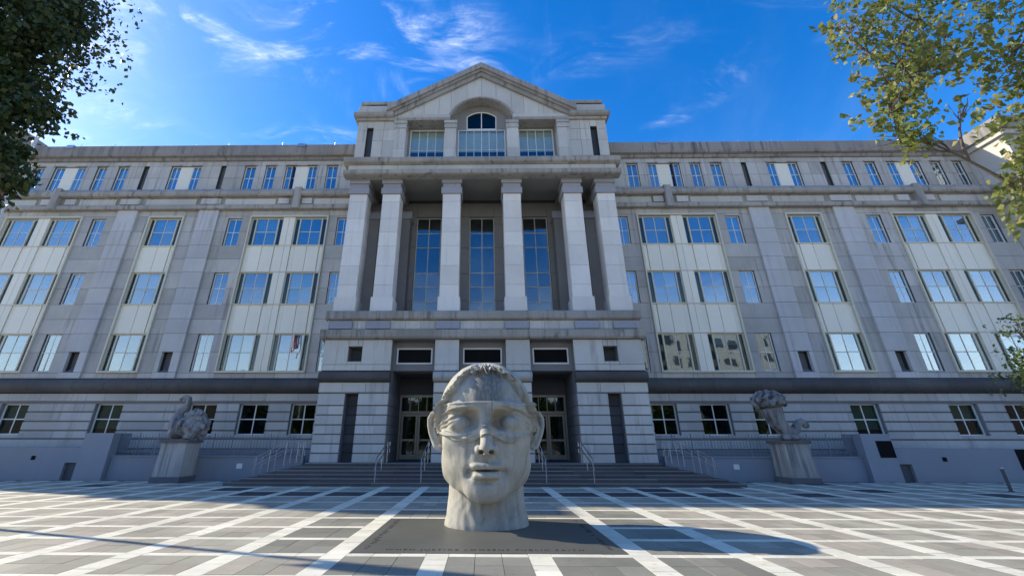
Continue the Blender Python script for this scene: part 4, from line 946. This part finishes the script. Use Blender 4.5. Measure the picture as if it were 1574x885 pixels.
b.tube([(-.48, 0, .9), (-.42, 0, 1.2), (-.22, 0, 1.45), (-.12, 0, 1.66), (-.16, 0, 1.82), (-.30, 0, 1.88), (-.44, 0, 1.85)], [.26, .19, .15, .125, .12, .13, .10], 14)
b.ball((-.36, 0, 1.86), (.16, .11, .12), 12, 10); b.tube([(-.46, 0, 1.84), (-.62, 0, 1.78)], [.075, .045], 10); b.tube([(-.46, 0, 1.80), (-.58, 0, 1.73)], [.05, .03], 10)
b.ball((.0, -.3, .62), (.42, .12, .30), 14, 10, Matrix.Rotation(R(-25), 3, 'Y'))
o = b.build('goose', 'statue_stone', gs, smooth=True); fuse(o, .02, 1)
b = MB(); rr = random.Random(3)
b.ball((.45, 0, .62), (.52, .5, .55), 18, 14)
for k in range(70):
    u, v = rr.uniform(-1, 1), rr.uniform(0, 2*math.pi); q = math.sqrt(1-u*u); c = (.45+.56*q*math.cos(v), .52*q*math.sin(v), .64+.60*u)
    if c[2] < .05: continue
    if k % 3 == 0: b.ball(c, rr.uniform(.10, .17), 10, 8)
    else: b.ball(c, (rr.uniform(.15, .24), rr.uniform(.04, .07), rr.uniform(.08, .13)), 8, 6, Matrix.Rotation(rr.uniform(0, 6), 3, 'Y') @ Matrix.Rotation(rr.uniform(0, 6), 3, 'Z'))
o = b.build('fruit_heap', 'statue_stone', gs, smooth=True); fuse(o, .02, 1)
cs = thing('cornucopia_statue', (PRX, PRY, 1.74), 'weathered stone cornucopia heaped with fruit, its curled tail ending in a beast head', 'statue')
b = MB(); b.tube([(-.42, 0, 1.42), (-.38, 0, 1.1), (-.22, 0, .72), (.02, 0, .42), (.30, 0, .34), (.52, 0, .50), (.68, 0, .74), (.88, 0, .82), (1.02, 0, .72), (1.06, 0, .58)], [.46, .42, .36, .30, .25, .20, .17, .16, .15, .10], 18)
b.ball((1.02, 0, .66), (.17, .14, .14), 12, 10); b.ball((.95, -.1, .82), .05, 8, 6); b.ball((.95, .1, .82), .05, 8, 6); b.ball((.1, 0, .12), (.50, .42, .16), 14, 8)
for k in range(5):
    a = 2*math.pi*k/5; b.tube([(-.42+.44*math.cos(a), .44*math.sin(a), 1.40), (-.2+.33*math.cos(a), .33*math.sin(a), .80), (.05, .25*math.sin(a), .42)], [.05, .05, .04], 6)
o = b.build('horn', 'statue_stone', cs, smooth=True); fuse(o, .02, 1)
b = MB(); b.ball((-.42, 0, 1.72), (.55, .5, .40), 16, 12)
for k in range(95):
    u, v = rr.uniform(-.6, 1), rr.uniform(0, 2*math.pi); q = math.sqrt(1-u*u); c = (-.42+.68*q*math.cos(v), .60*q*math.sin(v), 1.72+.46*u); b.ball(c, rr.uniform(.075, .135), 10, 8)
o = b.build('fruit_heap', 'statue_stone', cs, smooth=True); fuse(o, .02, 1)
# ---------------------------------------------------------------- flagpole with flag
flat('pole_white', (0.75, 0.76, 0.77), 0.35, var=0.04)
flat('flag_red', (0.55, 0.03, 0.045), 0.8, spec=0.2); flat('flag_white', (0.78, 0.76, 0.74), 0.8, spec=0.2); flat('flag_blue', (0.03, 0.05, 0.18), 0.8, spec=0.2); flat('gold', (0.6, 0.42, 0.12), 0.3, metal=0.8)
FP = thing('flagpole', (-15.35, 11.95, 0), 'tall white flagpole with a limp striped flag among the branches', 'flagpole')
MB().tube([(0, 0, 0), (0, 0, 7), (0, 0, 14.5)], [.09, .075, .045], 14).build('pole', 'pole_white', FP); MB().ball((0, 0, 14.58), .1).build('finial', 'gold', FP, smooth=True); MB().tube([(0, 0, 0), (0, 0, .12), (0, 0, .2)], [.22, .2, .1], 16).build('foot', 'pole_white', FP)
fl = MB().build('flag', 'flag_white', FP)
N = 13
for i in range(N):        # limp flag: thirteen stripes hanging in folds
    b = MB(); n = 14; w = 1.5
    for side in (0, 1):
        pass
    vs = []
    for k in range(n+1):
        u = k/n; x = -.10-u*.62-.05*math.sin(u*14); y = .16*math.sin(u*11+i*.06)
        for q in (0, 1): vs.append((x, y, 10.6-(i+q)*.115-u*.9-.08*math.sin(u*7)))
    b.add(vs, [(2*k, 2*k+2, 2*k+3, 2*k+1) for k in range(n)]); o = b.build('stripe', 'flag_red' if i % 2 == 0 else 'flag_white', fl); m = o.modifiers.new('cloth', 'SOLIDIFY'); m.thickness = .006
# canton with rows of stars
b = MB(); vs = []
for k in range(7):
    u = k/14; x = -.10-u*.62-.05*math.sin(u*14); y = .16*math.sin(u*11)-.012
    for q in (0, 7): vs.append((x, y, 10.6-q*.115-u*.9-.08*math.sin(u*7)))
b.add(vs, [(2*k, 2*k+2, 2*k+3, 2*k+1) for k in range(6)]); o = b.build('canton', 'flag_blue', fl); m = o.modifiers.new('cloth', 'SOLIDIFY'); m.thickness = .02

# ---------------------------------------------------------------- trees
def leaf_mat(name, a, b2, trans=0.35, yellow=0.0):
    b = NB(name); r = b.rnd(); c = b.mix(r, a, b2)
    if yellow: c = b.mix(b.math('MULTIPLY', b.ramp(b.math('FRACT', b.math('MULTIPLY', r, 13.7)), 1-yellow, 1-yellow*.6), .85), c, (0.34, 0.25, 0.06))
    p = b.n('ShaderNodeBsdfPrincipled', {'Base Color': c, 'Roughness': .45, 'Specular IOR Level': .4}); t = b.n('ShaderNodeBsdfTranslucent', {'Color': b.scale(c, 1.5)})
    m = b.n('ShaderNodeMixShader', {0: trans}); b.t.links.new(p.outputs[0], m.inputs[1]); b.t.links.new(t.outputs[0], m.inputs[2]); o = b.n('ShaderNodeOutputMaterial'); b.t.links.new(m.outputs[0], o.inputs[0])
leaf_mat('leaf_backlit', (0.022, 0.040, 0.010), (0.06, 0.085, 0.018), .16)  # near-black look of a backlit crown put into the leaf colour
leaf_mat('leaf_light', (0.12, 0.16, 0.035), (0.22, 0.23, 0.06), .40, yellow=.14)
leaf_mat('leaf_far', (0.05, 0.085, 0.02), (0.11, 0.14, 0.03), .3)
stone('bark', (0.13, 0.105, 0.08), var=0.05, streak=0.5, blotch=0.6, grain=0.5)
def leaves(clusters, size, rs):
    """clusters: (centre, radius, count) -> vertex and face arrays of folded leaf blades"""
    V = []; 
    for c, r, n in clusters:
        r = np.array(r if hasattr(r, '__len__') else (r, r, r)); d = rs.normal(size=(n, 3)); d /= np.linalg.norm(d, axis=1)[:, None]; rad = rs.random(n)**(1/2.2)
        # twigs: leaves gather along random short strings
        P = np.array(c)+d*rad[:, None]*r
        tw = rs.integers(0, max(2, n//9), n); dirs = rs.normal(size=(n//9+3, 3)); dirs[:, 2] -= .5; dirs /= np.linalg.norm(dirs, axis=1)[:, None]
        anchor = np.array(c)+(rs.normal(size=(n//9+3, 3))*.48)*r; t = rs.random(n)[:, None]*.55*r.mean()
        P = np.where(rs.random(n)[:, None] < .8, anchor[tw]+dirs[tw]*t+rs.normal(size=(n, 3))*.05, P)
        a = rs.normal(size=(n, 3)); a[:, 2] -= .7; a /= np.linalg.norm(a, axis=1)[:, None]; b = np.cross(a, rs.normal(size=(n, 3))); b /= np.linalg.norm(b, axis=1)[:, None]; nn = np.cross(a, b)
        L = (size*rs.uniform(.6, 1.25, n))[:, None]; W = L*.36
        V.append(np.stack([P, P+a*L*.5-b*W+nn*W*.35, P+a*L, P+a*L*.5+b*W+nn*W*.35], 1))
    V = np.concatenate(V); n = len(V); F = np.arange(4*n).reshape(n, 4)
    F = np.concatenate([F[:, [0, 1, 2]], F[:, [0, 2, 3]]]); return V.reshape(-1, 3), F
def leaf_mesh(name, clusters, size, mat, seed):
    V, F = leaves(clusters, size, np.random.default_rng(seed)); me = bpy.data.meshes.new(name); me.vertices.add(len(V)); me.vertices.foreach_set('co', V.ravel()); me.loops.add(F.size); me.loops.foreach_set('vertex_index', F.ravel().astype(np.int32))
    me.polygons.add(len(F)); me.polygons.foreach_set('loop_start', np.arange(0, F.size, 3, dtype=np.int32)); me.update(); me.validate(); me.materials.append(MAT[mat]); return me
def curve3(a, b, sag, rs, n=7):
    a, b = Vector(a), Vector(b); off = Vector(rs.normal(size=3)*.12*(b-a).length); off.z += sag*(b-a).length
    return [a.lerp(b, t)+off*4*t*(1-t)*.5 for t in np.linspace(0, 1, n)]
def tree(name, loc, trunk_h, clusters, size, mat, label, cat='tree', group=None, seed=1, r0=.22, limbs=None):
    """clusters in coordinates relative to the tree base"""
    T = thing(name, loc, label, cat, group); rs = np.random.default_rng(seed)
    b = MB(); topz = trunk_h; ax = [(0, 0, -.05), (.03, .02, topz*.3), (-.05, .04, topz*.65), (.05, -.03, topz)]; b.tube(ax, [r0*1.25, r0, r0*.85, r0*.6], 12)
    bl = MB(); nodes = [Vector((0, 0, topz*.6)), Vector((.05, -.03, topz))]
    for c, r, n in sorted(clusters, key=lambda q: Vector(q[0]).length):
        cv = Vector(c); st_ = min(nodes, key=lambda q: (q-cv).length+max(0, q.z-cv.z)*.6); far = (cv-st_).length
        p = curve3(st_, cv, .08, rs); ra = min(r0*.4, .012+.016*far); bl.tube(p, list(np.linspace(ra, .012, len(p))), 6); nodes += [p[3], p[5]]
        rr_ = np.array(r if hasattr(r, '__len__') else (r, r, r))
        for _ in range(8):
            e = np.array(c)+rs.normal(size=3)*.55*rr_; p2 = curve3(p[4], e, .0, rs, 5); bl.tube(p2, list(np.linspace(.010, .004, 5)), 4)
    b.build('trunk', 'bark', T, smooth=True); bl.build('limbs', 'bark', T, smooth=True); link('crown', leaf_mesh('crown', clusters, size, mat, seed), T); return T
def rel(base, pts): return [((p[0]-base[0], p[1]-base[1], p[2]-base[2]), r, n) for p, r, n in pts]
# left tree: overhanging crown, darkest where it is dense
LB = (-14.4, 7.2, 0)
lc = []
for x, y, z, r, n in ((-10.55, 7.7, 12.2, .95, 1500), (-10.25, 7.6, 11.2, .75, 1100), (-11.3, 8.0, 13.0, 1.3, 2200), (-11.4, 7.9, 10.6, 1.05, 2300), (-12.4, 8.1, 11.8, 1.5, 3600), (-11.9, 8.0, 9.5, 1.0, 2200), (-10.75, 7.9, 9.25, .6, 600), (-11.2, 7.9, 8.55, .75, 1100), (-10.35, 7.9, 8.9, .42, 260),
                      (-10.9, 8.0, 7.55, .55, 560), (-11.5, 8.1, 7.9, .5, 600), (-10.45, 8.0, 7.0, .42, 300), (-11.0, 8.2, 6.85, .4, 320), (-12.6, 8.0, 8.4, 1.2, 2300), (-13.6, 7.6, 10.0, 1.7, 3000), (-13.4, 8.0, 13.0, 1.6, 2200), (-14.4, 6.6, 9.0, 1.6, 1400), (-15.6, 7.0, 10.8, 1.7, 1400), (-14.6, 6.2, 12.4, 1.6, 1300)):
    if z > 9.9 and x > -11.5: x -= .6
    elif z > 8.4 and x > -11.5: x -= .25
    lc.append(((x, y, z), r, int(n*.85)))
tree('plane_tree', LB, 7.2, rel(LB, lc), .15, 'leaf_backlit', 'dense tree overhanging the plaza beside the flagpole, its leaves coloured dark as if backlit', group=None, seed=21, r0=.26)
RB = (13.2, 6.6, 0)
rc = []
for x, y, z, r, n in ((8.15, 6.9, 9.5, .55, 330), (8.6, 6.9, 9.0, .6, 420), (8.35, 6.9, 8.5, .5, 300), (9.2, 7.0, 9.9, .85, 800), (8.3, 6.9, 10.3, .55, 300), (8.15, 6.9, 7.85, .5, 360), (8.1, 6.9, 7.25, .48, 380), (8.55, 6.95, 8.1, .45, 260), (8.45, 6.9, 7.0, .35, 200), (9.3, 7.0, 8.9, .65, 520), (10.2, 7.1, 9.4, .7, 600), (10.2, 7.2, 10.5, 1.0, 1000),
                      (11.4, 7.2, 8.6, .7, 900), (11.3, 7.2, 7.5, .6, 700), (11.5, 7.0, 9.6, 1.1, 1500), (10.35, 7.0, 6.45, .42, 330), (9.95, 7.05, 6.0, .36, 220), (9.85, 7.0, 5.45, .34, 200), (10.9, 7.1, 6.4, .65, 600), (10.6, 7.0, 5.1, .4, 220), (11.9, 6.9, 8.1, 1.2, 1400), (8.9, 6.8, 11.0, .8, 600), (11.6, 6.6, 11.2, 1.2, 1400), (13.6, 6.4, 9.2, 1.5, 1100), (12.9, 6.6, 10.8, 1.5, 1100), (13.8, 5.6, 7.6, 1.2, 700), (9.75, 6.95, 7.85, .25, 60)):
    rc.append(((x, y, z), r, int(n*.46)))
tree('birch_tree', RB, 6.6, rel(RB, rc), .14, 'leaf_light', 'sunlit yellowing tree with loose hanging branches in front of the blue sky', seed=33, r0=.2)
SB = (19.3, 14.6, 0)
tree('young_tree', SB, 3.4, rel(SB, [((17.4, 14.4, 3.65), .62, 620), ((17.8, 14.5, 3.0), .5, 420), ((18.1, 14.5, 4.2), .7, 400), ((19.0, 14.6, 4.6), .9, 700), ((19.8, 14.6, 3.9), .9, 700), ((19.1, 14.2, 3.4), .8, 600), ((17.6, 14.4, 5.2), .45, 110)]), .12, 'leaf_far', 'small low green tree in front of the terrace wall', seed=44, r0=.09)
# what the windows mirror: street trees and a sunlit block across the road behind the camera
stone('beige_block', (0.50, 0.43, 0.33), var=0.05, streak=0.2, blotch=0.15)
gen = [((0, 0, 6.0), 2.4, 1800), ((2.2, .3, 4.6), 2.0, 1300), ((-2.3, -.2, 4.8), 2.0, 1300), ((.6, 1.3, 3.4), 1.8, 1200), ((-.3, -1.4, 3.6), 1.8, 1200), ((0, 0, 8.0), 1.7, 1000), ((3.4, 0, 3.2), 1.4, 800), ((-3.5, .2, 3.0), 1.4, 800)]
first = None
for k, (x, y) in enumerate(((-34, -15), (-25, -17), (-16, -15), (-8, -17), (0, -16), (8, -17), (16, -15), (25, -17), (34, -16))):
    lab = 'leafy street tree in the row across the plaza, facing the courthouse'
    if first is None: first = tree('street_tree', (x, y, 0), 4.6, gen, .34, 'leaf_far', lab, group='street trees across the plaza', seed=55, r0=.2)
    else:
        c = first.copy(); COL.objects.link(c); c.location = (x, y, 0); c.rotation_euler = (0, 0, k*1.3); c.scale = (1, 1, .9+.1*((k*7) % 4)/2)
        for ch in list(first.children): q = ch.copy(); COL.objects.link(q); q.parent = c
OB = thing('office_block', (58, -62, 0), 'sunlit beige office block across the street from the courthouse', 'building'); WORLDP.add('office_block')
MB().box(40, 78, -74, -62, 0, 30).build('wall', 'beige_block', OB)
stone('screen_brick', (0.16, 0.115, 0.09), var=0.05, streak=0.2, blotch=0.2)  # unseen brick rows added to keep horizon glow out of the window reflections
for x0, x1, h, lab in ((-190, -60, 13, 'low dark brick screen added across the street to hide the bright horizon'), (-60, 39, 11, 'long low brick screen added behind the street trees to hide the bright horizon'), (79, 230, 15, 'dark brick screen added next to the beige office block to hide the bright horizon')):
    q = thing('brick_screen', ((x0+x1)/2, -70, 0), lab, 'building'); WORLDP.add(q.name); MB().box(x0, x1, -84, -70, 0, h).build('wall', 'screen_brick', q); MB().box(x0-.3, x1+.3, -84.3, -69.7, h, h+.5).build('cornice', 'beige_block', q)
wm_ = MB().box(-.8, .8, -.05, .05, -1.1, 1.1).mesh('window', 'slot_dark')
for i in range(11):
    for j in range(7): o = link('window', wm_, OB); o.location = (42+i*3.2, -61.98, 3+j*3.8)

# ---------------------------------------------------------------- deal out the stone slabs
SLABS.sort(key=lambda q: -q[0]); cnt = {}; rest = {}
for a, nm, m, x0, x1, y0, y1, z0, z1, par in SLABS:
    cnt[nm] = cnt.get(nm, 0)+1
    if cnt[nm] <= 300: piece(nm, m, x0, x1, y0, y1, z0, z1, par)
    else: rest.setdefault((nm, m, par.name), [par, MB()])[1].box(x0, x1, y0, y1, z0, z1)
for (nm, m, _), (par, b) in rest.items(): tag(b.build('small_'+nm+'s', m, par), kind='stuff')
print('slabs', cnt, 'objects', len(bpy.data.objects))
